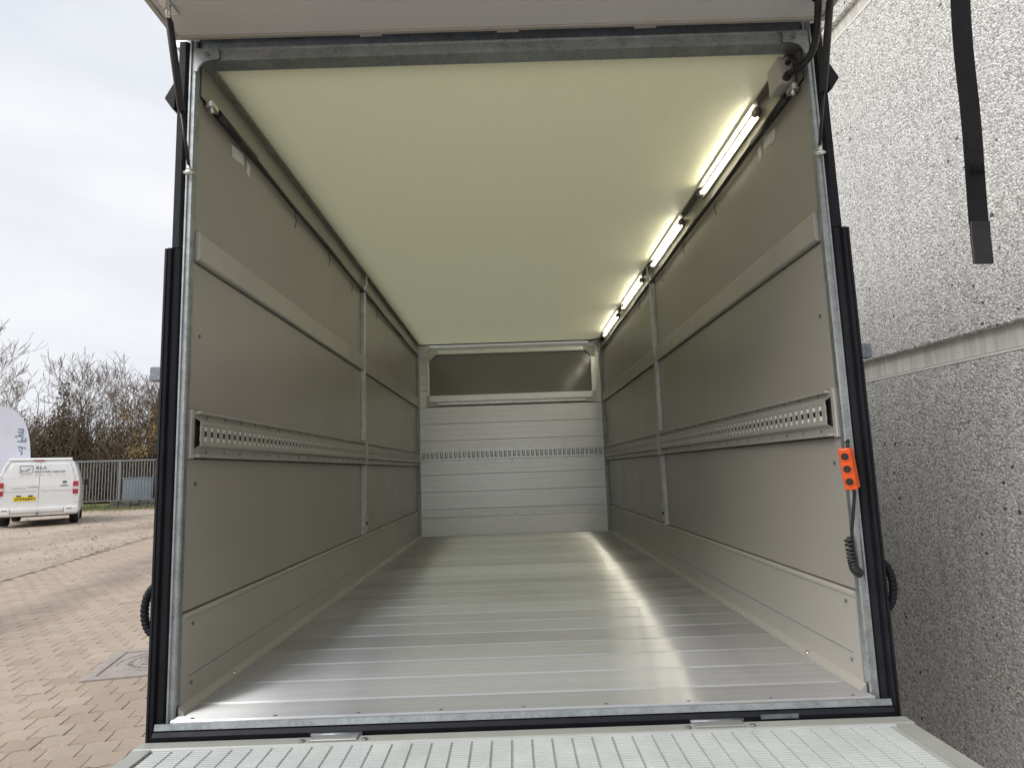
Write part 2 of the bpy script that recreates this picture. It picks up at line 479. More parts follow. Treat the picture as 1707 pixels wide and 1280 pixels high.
m_bark = simple('bark', (0.105, 0.085, 0.07), 0.9, 0, 0.35, 3)
m_twig = simple('twig', (0.17, 0.122, 0.088), 0.9, 0, 0.3, 2)
M = Mat('thicket_twigs'); 
M.p(base=M.ramp(M.n('ShaderNodeNewGeometry').outputs['Random Per Island'], [(0.0, (0.085, 0.062, 0.043)), (0.6, (0.15, 0.11, 0.075)), (1.0, (0.22, 0.165, 0.11))]), rough=0.9); m_thick = M.m
def leafmat(name, a, b, c):
    M = Mat(name)
    M.p(base=M.ramp(M.n('ShaderNodeNewGeometry').outputs['Random Per Island'], [(0.0, a), (0.55, b), (1.0, c)]), rough=0.75)
    return M.m
m_leafb = leafmat('brown_leaf', (0.11, 0.078, 0.045), (0.19, 0.135, 0.078), (0.28, 0.20, 0.115))
m_leafy = leafmat('yellow_leaf', (0.17, 0.11, 0.045), (0.28, 0.19, 0.075), (0.40, 0.29, 0.12))
m_leafd = leafmat('dark_conifer', (0.05, 0.042, 0.028), (0.085, 0.066, 0.038), (0.125, 0.095, 0.055))
m_stonewall = simple('rough_stone', (0.10, 0.095, 0.088), 0.9, 0, 0.5, 6, 0.8, 40)
m_fence = galv('fence_galvanised', (0.18, 0.19, 0.195), (0.25, 0.26, 0.265), 0.5, 0.5)
m_cab = simple('cabinet_paint', (0.34, 0.40, 0.46), 0.5, 0, 0.06, 2)

M = Mat('van_white'); v = M.objpos()
M.p(base=M.ramp(M.noise(v, 2.5, 5), [(0.3, (0.80, 0.81, 0.81)), (0.7, (0.86, 0.87, 0.865))]), rough=0.28, coat=0.5, coatr=0.06); m_van = M.m
m_vangrey = simple('van_lettering', (0.075, 0.08, 0.085), 0.5, 0, 0.1)
m_vanpale = simple('van_small_print', (0.40, 0.41, 0.42), 0.5, 0, 0.1)
m_red = simple('tail_light_red', (0.42, 0.012, 0.018), 0.15, 0, 0.1, coat=0.6)
m_clear = simple('tail_light_clear', (0.75, 0.62, 0.62), 0.15, 0, 0.05)
m_yellow = simple('plate_yellow', (0.80, 0.60, 0.02), 0.45, 0, 0.04)
m_tyre = simple('tyre', (0.014, 0.014, 0.015), 0.75, 0, 0.2)
m_glass = simple('van_glass', (0.02, 0.022, 0.025), 0.06, 0, 0.05)
m_flag = simple('flag_cloth', (0.72, 0.73, 0.82), 0.75, 0, 0.04, 2)
m_flagred = simple('flag_red', (0.62, 0.05, 0.05), 0.75, 0, 0.05, 2)
m_flagtext = simple('flag_print', (0.10, 0.16, 0.20), 0.7, 0, 0.1)
m_flagdark = simple('flag_print_dark', (0.06, 0.05, 0.07), 0.7, 0, 0.1)

# ================================================================ STRUCTURE
FL, CE, D, WX = 0.56, 2.305, 4.195, 0.85

# ---- ground
g = MB()
g.add([(-400, -60, -0.05), (400, -60, -0.05), (400, 700, -0.05), (-400, 700, -0.05)], [(0, 1, 2, 3)])
tag(g.build('ground', m_ground), kind='structure')

def yard(a, b, z=0.0):
    p = LP + LU*a + LV*b
    return (p.x, p.y, z)
# paved yard: bed of sand with stones on it; the sheet goes on under the trailer and behind the camera
pb = MB()
nb = 30
pb.add([yard(-0.02, -16, -0.0075), yard(22, -16, -0.0075), yard(22, 16, -0.0075), yard(-0.02, 16, -0.0075)], [(0, 1, 2, 3)])
paved = tag(pb.build('paved_yard', m_sand), kind='structure')
fb = MB()   # far and hidden paving too fine to tell apart
fb.add([yard(5.45, -16, -0.004), yard(22, -16, -0.004), yard(22, 16, -0.004), yard(5.45, 16, -0.004)], [(0, 1, 2, 3)])
fb.add([yard(0.05, 10.5, -0.004), yard(5.44, 10.5, -0.004), yard(5.44, 16, -0.004), yard(0.05, 16, -0.004)], [(0, 1, 2, 3)])
tag(fb.build('distant_paving', m_paver, paved), kind='stuff')
gv = MB()
def gz(a, b):
    return -0.012 + 0.01*math.sin(a*1.7+b*0.6) * min(1, -a/2) 
na, nbb = 40, 50
vs_ = []
for i in range(na+1):
    for j in range(nbb+1):
        a = -0.16 - 34*i/na; b = -14 + 40*j/nbb
        vs_.append(yard(a, b, gz(a, b)))
gv.add(vs_, [(i*(nbb+1)+j, (i+1)*(nbb+1)+j, (i+1)*(nbb+1)+j+1, i*(nbb+1)+j+1) for i in range(na) for j in range(nbb)], True)
gravel = tag(gv.build('gravel_yard', m_gravel), kind='structure')

# ---- zigzag paving stones
PL, PW = 0.146, 0.142
MC = LP*0 + Vector((-2.30, 2.63, 0))          # manhole centre
def yab(P):
    d = Vector((P[0], P[1], 0)) - LP
    return d.dot(LU), d.dot(LV)
MA, MBb = yab(MC)
def outline(ins):
    zz = 0.010
    hl, hw = PL/2, PW/2
    nseg = 4
    pts = []
    def gy(x): # triangle wave with period PL/2
        t = ((x+hl)/(PL/2)) % 1.0
        return zz*(1-4*abs(t-0.5))*0.5
    def hx(y):
        t = ((y+hw)/PW)
        return 0.55*zz*(1-2*abs(t-0.5)*2)*0.5
    xs = [-hl+PL*k/4 for k in range(5)]
    for x in xs[:-1]: pts.append((x, -hw+gy(x)))
    ys = [-hw, 0, hw]
    for y in ys[:-1]: pts.append((hl+hx(y), y+(gy(hl) if y == -hw else 0)))
    for x in reversed(xs[1:]): pts.append((x, hw+gy(x)))
    for y in reversed(ys[1:]): pts.append((-hl+hx(y), y+(gy(-hl) if y == hw else 0)))
    # drop doubles
    out = []
    for p in pts:
        if not out or (abs(p[0]-out[-1][0])+abs(p[1]-out[-1][1])) > 1e-4: out.append(p)
    k = [(p[0]*(1-ins/hl), p[1]*(1-ins/hw)) for p in out]
    return k
o_out, o_in = outline(0.0012), outline(0.0042)
npv = len(o_out)
def paver_geo(mb, T, zj=0.0, tx=0.0, ty=0.0):
    vs_ = [(p[0], p[1], -0.03) for p in o_out] + [(p[0], p[1], -0.003) for p in o_out] + [(p[0], p[1], 0.0) for p in o_in]
    vs_ = [T @ Vector((p[0], p[1], p[2]+zj+tx*p[0]+ty*p[1])) for p in vs_]
    fs_ = []
    for s in (0, npv):
        fs_ += [(s+i, s+(i+1) % npv, s+npv+(i+1) % npv, s+npv+i) for i in range(npv)]
    fs_.append(tuple(range(2*npv, 3*npv)))
    mb.add(vs_, fs_)
ang = math.atan2(LU.y, LU.x)
cells = []
j = 0
b = -8.0
while b < 10.45:
    off = (PL/2 if j % 2 else 0.0)
    a = 0.10+off
    while a < 5.35:
        if not (abs(a-MA) < 0.262 and abs(b-MBb) < 0.262):
            p = yard(a, b)
            px = project(p)
            vis = -15 < px[0] < 262 and 830 < px[1] < 1300 and px[2] > 0.3
            cells.append(((1/px[2]**3 if vis else 0.0), p))
        a += PL
    b += PW; j += 1
cells.sort(key=lambda c: -c[0])
pm = [MB() for _ in range(5)]
for k, mbb in enumerate(pm):
    paver_geo(mbb, Matrix.Identity(4), 0.0, rnd.uniform(-.014, .014), rnd.uniform(-.014, .014))
pmesh = [mbb.mesh('paver') for mbb in pm]
for k in range(300):
    s, p = cells[k]
    o = link('paver', pmesh[k % 5], m_paver, paved, (p[0], p[1], rnd.uniform(-.002, .001)), ang + rnd.uniform(-.008, .008))
rest = MB()
for s, p in cells[300:]:
    T = Matrix.Translation((p[0], p[1], 0)) @ Matrix.Rotation(ang + rnd.uniform(-.008, .008), 4, 'Z')
    paver_geo(rest, T, rnd.uniform(-.002, .001), rnd.uniform(-.014, .014), rnd.uniform(-.014, .014))
tag(rest.build('distant_pavers', m_paver, paved), kind='stuff')
# edging row
em = MB().box(-0.045, 0.045, -0.097, 0.097, -0.05, 0.006).mesh('edging_stone', 0.006)
for k in range(74):
    p = yard(-0.065, -6 + k*0.2)
    link('edging_stone', em, m_paver, paved, (p[0], p[1], rnd.uniform(-.008, .002)), ang + rnd.uniform(-.03, .03))

# ---- manhole
mh = empty('manhole_cover', (MC.x, MC.y, 0), ang)
tag(mh, 'square cast manhole cover with a round ringed lid set in the paving', 'manhole')
f_ = MB()
for a0, a1, b0, b1 in ((-.335, .335, -.335, -.27), (-.335, .335, .27, .335), (-.335, -.27, -.27, .27), (.27, .335, -.27, .27)):
    f_.box(a0, a1, b0, b1, -0.03, 0.010)
f_.build('frame', m_lid, mh, 0.003)
c_ = MB()
n = 48
def ring(mb, r0, r1, z0, z1):
    vs_ = []
    for k in range(n):
        c, s = math.cos(2*math.pi*k/n), math.sin(2*math.pi*k/n)
        vs_ += [(r0*c, r0*s, z0), (r0*c, r0*s, z1), (r1*c, r1*s, z1), (r1*c, r1*s, z0)]
    fs_ = []
    for k in range(n):
        q = (k+1) % n
        for e in range(3):
            fs_.append((4*k+e, 4*k+e+1, 4*q+e+1, 4*q+e))
    mb.add(vs_, fs_)
c_.box(-.268, .268, -.268, .268, -0.03, 0.003)
for r0, r1 in ((.235, .262), (.175, .205), (.115, .145)): ring(c_, r0, r1, 0.002, 0.0058)
for k in range(24):
    t = 2*math.pi*k/24
    c_.box(-.008, .008, .150, .170, .002, .008, Matrix.Rotation(t, 4, 'Z'))
for k in range(5):
    c_.box(-.085, .085, -.08+k*.037, -.062+k*.037, .002, .008)
c_.build('lid', m_lid, mh)

# ---- concrete building to the right
WS, WX0 = 0.09, 1.72                   # wall face: X = WX0 - WS*Y
wdir = Vector((-WS, 1, 0)).normalized()
wang = math.atan2(wdir.y, wdir.x) - math.pi/2
bl = empty('concrete_building', (WX0, 0, 0), wang)
tag(bl, 'tall grey building wall of exposed pebble concrete panels with smooth horizontal joint bands', 'building')
for z0, z1 in ((-0.1, 1.475), (1.562, 3.125), (3.212, 4.775), (4.862, 6.4)):
    w_ = MB().box(0.0, 0.22, -5, 16, z0, z1)
    w_.build('wall_panel', m_agg, bl, 0.006)
    MB().box(-0.0022, 0.03, -5, 16, z1-.007, z1+0.0012).build('panel_edge', m_white, bl)
for z0, z1 in ((1.483, 1.561), (3.133, 3.211), (4.783, 4.861)):
    MB().box(0.022, 0.21, -5, 16, z0, z1).build('joint_band', m_conc, bl)
MB().box(0.23, 8, -5, 16, -0.1, 6.4).build('core', m_conc, bl)
MB().box(-0.02, 8.1, -5.1, 16.1, 6.41, 6.5).build('roof_edge', m_alu, bl)

# ================================================================ TRAILER
tr = empty('cargo_trailer', (0, 0, 0))
tag(tr, 'open box cargo trailer with aluminium floor, beige walls and lowered loading ramp', 'trailer')

# ---- floor
fl = MB().box(-.872, .872, -0.03, 4.2, 0.47, 0.547).build('floor', m_galvd, tr)
def plank_mesh(name, wy):
    pr_ = [(0, -.012), (0, -.0012), (.0025, .0024), (.0085, .0024), (.0125, 0)]
    k = 1
    while k*.04 < wy-.01:
        y = k*.04
        pr_ += [(y-.0022, 0), (y-.0008, -.0004), (y+.0008, -.0004), (y+.0022, 0)]
        k += 1
    pr_ += [(wy-.0022, 0), (wy, -.0016), (wy, -.012)]
    return MB().prism(pr_, 0, -.846, .846).mesh(name)
pk = plank_mesh('floor_plank', 0.1578)
y = 0.08
link('floor_plank', plank_mesh('floor_plank_edge', 0.113), m_floor, fl, (0, -.0345, FL))
while y + .16 < 4.2:
    link('floor_plank', pk, m_floor, fl, (0, y, FL + rnd.uniform(-.0003, .0003)))
    y += .16
link('floor_plank', plank_mesh('floor_plank_end', 4.192-y), m_floor, fl, (0, y, FL))
scr = MB().tube([(0, 0, 0), (0, 0, .0015), (0, 0, .003)], [.0055, .0055, .0035], 8).mesh('screw')
for k in range(9):
    link('screw', scr, m_galvd, fl, (-.80 + k*.2, -.022, FL))

# ---- side walls
rivet_mesh = {q: MB().tube([(0, 0, 0), (-q*.0025, 0, 0)], [.004, .003], 6).mesh('rivet') for q in (-1, 1)}
def slotted_rail(s, y0, y1, parent):
    """hat profile load rail with a row of slots; s = side"""
    W_ = lambda d: s*(WX+.003-d)
    mb = MB()
    def strip(z0, d0, z1, d1):
        t = .002
        prof = [(W_(d0), z0), (W_(d1), z1), (W_(d1-t), z1), (W_(d0-t), z0)]
        mb.prism(prof, 1, y0, y1)
    mb.box(W_(0), W_(.024), y0, y1, 1.190, 1.1975)
    mb.box(W_(0), W_(.024), y0, y1, 1.3045, 1.312)
    strip(1.1975, .012, 1.2125, .012); strip(1.2125, .012, 1.221, .026); strip(1.221, .026, 1.2315, .026)
    strip(1.2745, .026, 1.285, .026); strip(1.285, .026, 1.2935, .012); strip(1.2935, .012, 1.3045, .012)
    y = y0
    first = True
    while y < y1-.004:
        e = min(y+.0205, y1)
        mb.box(W_(.026), W_(.0235), y, e, 1.2315, 1.2745)
        y += .0368
    o = mb.build('slotted_rail', m_raildark, parent)
    for za, zb in ((1.2325, 1.2445), (1.2600, 1.2725)):
        MB().box(W_(.0215), W_(.0232), y0+.003, y1-.003, za, zb).build('slot_light_strip', m_slotwhite, parent)  # white strips paint the light showing in the slots
    MB().box(W_(.002), W_(.012), y0+.030, y1-.003, 1.222, 1.284).build('slot_shade_box', m_dark, parent)  # dark box paints the shade inside the rail
    # rivets
    k = 0
    while y0+.06+k*.11 < y1-.03:
        yy = y0+.06+k*.11
        for z in (1.205, 1.299):
            link('rivet', rivet_mesh[s], m_galvd, parent, (W_(.012), yy, z))
        k += 1
    return o
for s in (-1, 1):
    X = lambda d: s*(WX+.003-d)       # d = how far it stands into the load space
    sw = MB().box(s*.874, s*.912, .032, 4.25, .44, 2.335).build('side_wall', m_skin, tr)
    bays = ((.016, 1.948), (2.012, 4.118))
    for y0, y1 in bays:
        for z0, z1 in ((.80, 1.186), (1.316, 1.716), (1.804, 2.196)):
            MB().box(X(0), s*.8725, y0, y1, z0, z1).build('wall_panel', m_panel, sw, 0.0015)
        # behind the rails the lining goes on
        MB().box(X(-.006), s*.8725, y0, y1, 1.19, 1.312).build('lining', m_panel, sw)
        u_ = MB()
        u_.prism([(X(-.004), 1.720), (X(.012), 1.720), (X(.0155), 1.726), (X(.0155), 1.796), (X(.0135), 1.800), (X(-.004), 1.800)], 1, y0+.002 if y0 < 1 else y0-.011, y1+.008)
        u_.build('upper_rail', m_rail, sw)
        slotted_rail(s, (.034 if y0 < 1 else y0+.012), y1+(.012 if y0 < 1 else .01), sw)
    # kick board with its rounded lip, two lengths
    for y0, y1 in ((.016, 1.982), (1.985, 4.19)):
        kb = MB().prism([(X(-.02), .566), (X(.006), .566), (X(.006), .780), (X(.009), .784), (X(.009), .791), (X(.005), .796), (X(-.02), .796)], 1, y0, y1)
        kb.build('kick_board', m_kick, sw)
    MB().box(X(.006), X(.0068), .05, 4.18, .6385, .6400).build('kick_seam', m_galvd, sw)
    MB().prism([(X(.0062), .5605), (s*.831, .5605), (s*.833, .567), (X(.0062), .580)], 1, .002, 4.19).build('floor_trim', m_kick, sw)
    for k in range(8):
        yy = .30+k*.52
        t_ = MB().tube([(s*.838, yy, .5705), (s*.8355, yy, .576)], [.008, .006], 8)
        t_.build('screw', m_chrome, sw)
    # end plate of slotted rail at the rear
    MB().box(X(-.002), X(.010), .0148, .0335, 1.186, 1.316).build('rail_plate', m_rail, sw, .002)
    MB().box(X(-.002), X(.030), 1.957, 2.006, 1.184, 1.318).build('rail_plate', m_rail, sw, .003)
    # uprights
    pt = MB()
    pt.box(X(-.004), X(.021), 1.962, 2.001, .80, 1.182)
    pt.box(X(-.004), X(.021), 1.962, 2.001, 1.3195, 2.18)
    pt.build('upright', m_galvl, sw, .002)
    # flattened top of the upright, bent in to the trim
    tb = MB().tube([(X(.010), 1.98, 2.16), (X(.012), 1.98, 2.20), (X(.024), 1.99, 2.235), (X(.024), 1.99, 2.29)], [.014, .011, .009, .008], 6)
    tb.build('upright_top', m_galvl, sw)
    MB().box(X(.021), X(.025), 1.959, 2.004, .815, .905).build('upright_latch', m_galvl, sw, .003)
    MB().tube([(X(.024), 1.978, .862), (X(.030), 1.978, .862)], .009, 10).build('latch_hole_shade', m_dark, sw)  # dark disc paints the shade of the hole
    MB().box(X(-.004), X(.020), 4.128, 4.186, .57, 2.20).build('corner_upright', m_galv, sw, .002)
    # black tube: rod near the rear fork, painted shadow gap along the rest
    rod = MB()
    pts = [(X(.017), .05 + (4.05*k/30), 2.186 + .004*math.sin(k*.9)) for k in range(31)]
    rod.tube(pts, .0085, 8)
    rod.build('rod_and_gap_shade', m_black, sw)
    rod2 = MB().tube([(X(.019), .09, 2.187), (X(.019), .36, 2.188)], .0125, 10)
    rod2.build('rod_sleeve', m_black, sw)
    fk = MB()
    fk.box(X(.007), X(.029), .035, .075, 2.178, 2.197)
    fk.tube([(X(.018), .055, 2.168), (X(.018), .055, 2.207)], .007, 10)
    fk.build('rod_fork', m_chrome, sw, .002)
    # stickers under the rod
    st = MB().add([(X(.0012), .225, 2.165), (X(.0012), .315, 2.181), (X(.0012), .322, 2.142), (X(.0012), .235, 2.128)], [(0, 1, 2, 3)])
    st.build('sticker', m_white, sw)
    st = MB().add([(X(.0012), .345, 2.172), (X(.0012), .372, 2.168), (X(.0012), .365, 2.122), (X(.0012), .340, 2.128)], [(0, 1, 2, 3)])
    st.build('sticker', m_white, sw)
    for yy in (.80, 1.28, 1.72, 2.35):
        MB().tube([(X(.006), yy, 2.178), (X(.009), yy+.012, 2.15), (X(.006), yy+.004, 2.118)], .0016, 5).build('loose_thread', m_black, sw)
    # screws at the rear edge of the kick board
    for z in (.62, .765, 1.12, 1.52):
        MB().tube([(X(.0065) if z < .8 else X(0), .062, z), (X(.009) if z < .8 else X(.003), .062, z)], .005, 8).build('screw', m_galvd, sw)
    # latch tab, rubber flap and hand loop on the outside
    MB().box(s*.913, s*.976, .045, .075, 1.398, 1.437).build('latch_tab', m_galvd, sw, .003)
    fp = MB().prism([(s*.9045, 2.235), (s*.935, 2.178), (s*.912, 2.145), (s*.9045, 2.145)], 1, -.012, .029)
    fp.build('rubber_flap', m_rubber, sw, .002)
    lp = MB()
    pts = []; rr_ = []
    for k in range(97):
        t = -math.pi/2 + math.pi*k/96
        pts.append((s*(.915 + .029*math.cos(t)), .012, .81 + .058*math.sin(t)))
        rr_.append(.0100 + (.0007 if k % 6 < 3 else -.0007))
    lp.tube(pts, rr_, 10)
    lp.build('grab_loop', m_rubber, sw)

# ---- front wall (far end)
fwl = MB().box(-.872, .872, 4.225, 4.26, .44, 2.335).build('front_wall', m_skin, tr)
wx0, wx1, wz0, wz1 = -.741, .752, 1.80, 2.206
seams = [.725, .798, .952, 1.106, 1.238, 1.320, 1.412, 1.566, 1.722, 1.876, 2.030, 2.184, 2.294]
def fplank(x0, x1, z0, z1):
    h = z1-z0
    prof = [(4.224, z0+.001), (4.1985, z0+.001), (4.1965, z0+.003)]
    for q in (.33, .66):
        zc = z0+h*q
        prof += [(4.1965, zc-.002), (4.1971, zc), (4.1965, zc+.002)]
    prof += [(4.1965, z1-.003), (4.1985, z1-.001), (4.224, z1-.001)]
    MB().prism(prof, 0, x0, x1).build('wall_plank', m_frontalu, fwl)
for z0, z1 in zip(seams[:-1], seams[1:]):
    if abs(z0-1.238) < 1e-6: continue
    if z1 <= 1.73 or z0 >= wz1:
        fplank(-.846, .846, z0, z1)
    else:
        fplank(-.846, wx0, z0, z1); fplank(wx1, .846, z0, z1)
rb = [(4.224, .5605)]
z = .5605
while z < .722:
    rb += [(4.1945, z+.001), (4.1935, z+.003), (4.1935, z+.009), (4.1945, z+.011)]
    z += .0148
rb += [(4.1965, .7245), (4.224, .7245)]
MB().prism(rb, 0, -.846, .846).build('ribbed_kick_plate', m_frontalu, fwl)
# slotted rail across the front wall
fr = MB()
fr.box(-.835, .835, 4.181, 4.184, 1.238, 1.252); fr.box(-.835, .835, 4.181, 4.184, 1.306, 1.320)
fr.box(-.835, .835, 4.184, 4.2, 1.236, 1.239); fr.box(-.835, .835, 4.184, 4.2, 1.319, 1.322)
x = -.835
while x < .82:
    fr.box(x, x+.017, 4.181, 4.184, 1.252, 1.306)
    fr.box(x+.0265, x+.0345, 4.188, 4.191, 1.262, 1.306)
    x += .0412
fr.build('slotted_rail', m_alu, fwl)
MB().box(-.833, .833, 4.192, 4.20, 1.245, 1.313).build('rail_back', m_galvd, fwl)
# window
wf = MB()
for x0, x1, z0, z1 in ((-.765, .79, 2.206, 2.246), (-.765, -.741, 1.735, 2.206), (.752, .79, 1.735, 2.206)):
    wf.box(x0, x1, 4.18, 4.222, z0, z1)
wf.box(-.741, .752, 4.18, 4.222, 1.735, 1.765)
wf.box(-.741, .752, 4.160, 4.222, 1.765, 1.822)
wfo = wf.build('window_frame', m_winalu, fwl, .002)
for cx, cz, sx, sz in ((-.768, 2.249, 1, -1), (.793, 2.249, -1, -1), (-.768, 1.725, 1, 1), (.793, 1.725, -1, 1)):
    c = .105; e = .026
    prof = [(cx, cz), (cx+sx*c, cz), (cx+sx*c, cz+sz*e), (cx+sx*.088, cz+sz*.047), (cx+sx*.047, cz+sz*.088), (cx+sx*e, cz+sz*c), (cx, cz+sz*c)]
    MB().prism([(p[0], p[1]) for p in prof], 1, 4.172, 4.1795).build('window_corner', m_white, fwl, .001)
MB().box(-.741, .752, 4.2, 4.208, 1.822, 2.206).build('window_pane', m_pane, fwl)
rv = MB().tube([(0, 0, 0), (0, -.003, 0)], [.0045, .003], 6).mesh('rivet')
for k in range(9):
    link('rivet', rv, m_galvd, fwl, (-.62+k*.16, 4.18, 1.750))
    link('rivet', rv, m_galvd, fwl, (-.64+k*.165, 4.196, .742))
for k in range(11):
    link('rivet', rv, m_galvd, fwl, (-.80+k*.16, 4.196, 2.272))
    link('rivet', rv, m_galvd, fwl, (-.80+k*.16, 4.196, 1.332))
    link('rivet', rv, m_galvd, fwl, (-.80+k*.16, 4.196, 1.227))
for s in (-1, 1):
    MB().box(s*.832, s*.8465, 4.188, 4.196, .575, 2.19).build('corner_trim', m_alu, fwl)
MB().box(-.846, .846, 4.17, 4.196, 2.294, 2.302).build('ceiling_bead', m_black, fwl)

# ---- roof
rm = MB()
nx, ny = 12, 30
vs_ = []
for i in range(nx+1):
    for jj in range(ny+1):
        x = -.848+1.696*i/nx; y = .04+4.17*jj/ny
        vs_.append((x, y, CE + .004*math.sin(jj*.9)*math.sin(math.pi*i/nx)))
rm.add(vs_, [(i*(ny+1)+jj, (i+1)*(ny+1)+jj, (i+1)*(ny+1)+jj+1, i*(ny+1)+jj+1) for i in range(nx) for jj in range(ny)], True)
rf = rm.build('roof', m_roof, tr)
for s in (-1, 1):
    t_ = MB()
    t_.box(s*.8495, s*.846, .016, 4.19, 2.1975, 2.292)
    t_.build('side_trim', m_trim, rf)
    MB().box(s*.8495, s*.822, .045, 4.19, 2.2925, 2.2985).build('ceiling_trim', m_trim, rf)
    MB().box(s*.85, s*.874, .045, 4.19, 2.2, 2.33).build('roof_beam', m_galvd, rf)
    for k in range(12):
        link('screw', scr, m_chrome, rf, (s*.835, .2+k*.34, 2.2895))
    MB().box(s*.85, s*.915, -.0, 4.26, 2.337, 2.36).build('roof_edge', m_alu, rf)

# ---- strip lights along the right ceiling edge
for y0, y1 in ((.33, .925), (1.275, 1.90), (2.22, 2.885), (3.125, 3.85)):
    sl = MB().box(.8405, .8458, y0-.02, y1+.02, 2.246, 2.286).build('strip_light', m_trim, tr)
    MB().tube([(.8360, y0, 2.268), (.8360, y1, 2.268)], .0042, 12).build('tube', m_lamp, sl)
    for yy in (y0, y1):
        sg = -1 if yy == y0 else 1
        MB().box(.824, .8404, yy+sg*.001, yy+sg*.034, 2.256, 2.281).build('end_cap', m_cap, sl, .004)
# short supply cable at the far corner
MB().tube([(.838, 3.91, 2.26), (.82, 3.98, 2.27), (.80, 4.08, 2.285), (.74, 4.165, 2.287)], .008, 8).build('lamp_cable', m_black, tr)
MB().tube([(.838, 3.905, 2.262), (.826, 4.02, 2.262)], .018, 10).build('cable_gland', m_black, tr)

# ---- rear frame
for s in (-1, 1):
    pf = [(s*.850, .014), (s*.850, -.004), (s*.853, -.008), (s*.862, -.008), (s*.864, -.012), (s*.868, -.012), (s*.870, -.008), (s*.870, .031), (s*.866, .031), (s*.866, .014)]
    MB().prism(pf, 2, .53, 2.35).build('rear_post', m_galv, tr)
    up_ = [(s*.8705, -.004), (s*.880, -.012), (s*.897, -.012), (s*.903, -.002), (s*.903, .03), (s*.8705, .03)]
    MB().prism(up_, 2, 1.748, 2.345).build('upper_seal', m_rubber, tr)
    lo_ = [(s*.8705, -.004), (s*.876, -.012), (s*.886, -.015), (s*.889, -.009), (s*.894, -.009), (s*.897, -.017), (s*.904, -.019), (s*.907, -.012), (s*.910, -.015),
           (s*.916, -.013), (s*.920, -.004), (s*.920, .0305), (s*.8705, .0305)]
    MB().prism(lo_, 2, .495, 1.745).build('lower_seal', m_rubber, tr)
    # corner bracket with rounded inner corner
    br = [(s*.853, 2.315), (s*.785, 2.315), (s*.783, 2.292), (s*.788, 2.284), (s*.812, 2.282), (s*.828, 2.276), (s*.838, 2.262), (s*.842, 2.248), (s*.853, 2.248)]
    MB().prism(br, 1, -.020, -.0145).build('corner_bracket', m_galv, tr, .0015)
    MB().tube([(s*.815, -.0205, 2.299), (s*.815, -.024, 2.299)], .006, 10).build('bracket_bolt', m_galvd, tr)
hb = MB()
hb.prism([(-.012, 2.284), (-.012, 2.314), (-.017, 2.316), (-.017, 2.319), (-.012, 2.3195), (.036, 2.3195), (.036, 2.284)], 0, -.849, .849)
hb.build('header_beam', m_galv, tr)
MB().box(-.8805, .8805, .006, .04, 2.3205, 2.375).build('header_channel', m_galvd, tr)  # darker steel tone paints the shade of this recess
sl_ = MB().prism([(-.036, .5475), (-.0365, .557), (-.0395, .557), (-.0425, .5435), (-.036, .541)], 0, -.8805, .8805)
sl_.build('sill', m_galv, tr)
bs = MB().prism([(-.020, .5405), (-.045, .5405), (-.052, .532), (-.049, .520), (-.051, .510), (-.050, .49), (-.020, .49)], 0, -.8805, .8805)
bs.build('bottom_seal', m_rubber, tr)
MB().box(.56, .65, -.0545, -.0525, .5265, .5365).build('seal_sticker', m_galvd, tr)

# ---- junction box and cable hose in the right upper corner
jb = MB().box(.798, .8455, .05, .13, 2.206, 2.288).build('junction_box', m_box, tr, .005, 2)
MB().box(.804, .838, .0455, .0495, 2.222, 2.276).build('box_lid', m_box, jb, .003)
MB().tube([(.822, .048, 2.262), (.822, .02, 2.262), (.827, .01, 2.245), (.828, .012, 2.228)], .0075, 8).build('cable', m_black, jb)
MB().tube([(.817, .05, 2.221), (.817, .03, 2.219)], .012, 10).build('gland', m_black, jb)
hz = MB()
hp = [(.817, .03, 2.219), (.828, -.01, 2.213), (.842, -.045, 2.222), (.846, -.075, 2.25), (.842, -.10, 2.28), (.835, -.125, 2.31), (.832, -.135, 2.338)]
# smooth curve through the points
def catmull(P, m=6):
    P = [Vector(p) for p in P]; out = []
    for i in range(len(P)-1):
        p0 = P[max(i-1, 0)]; p1 = P[i]; p2 = P[i+1]; p3 = P[min(i+2, len(P)-1)]
        for k in range(m):
            t = k/m
            out.append(0.5*((2*p1)+(p2-p0)*t+(2*p0-5*p1+4*p2-p3)*t*t+(3*p1-p0-3*p2+p3)*t**3))
    out.append(P[-1]); return out
cp = catmull(hp, 8)
hz.tube(cp, [.0095 + (.0008 if k % 2 else -.0006) for k in range(len(cp))], 10)
hz.build('hose', m_black, tr)
MB().tube([(.832, -.133, 2.322), (.832, -.135, 2.335)], [.015, .018], 12).build('hose_gland', m_black, tr)

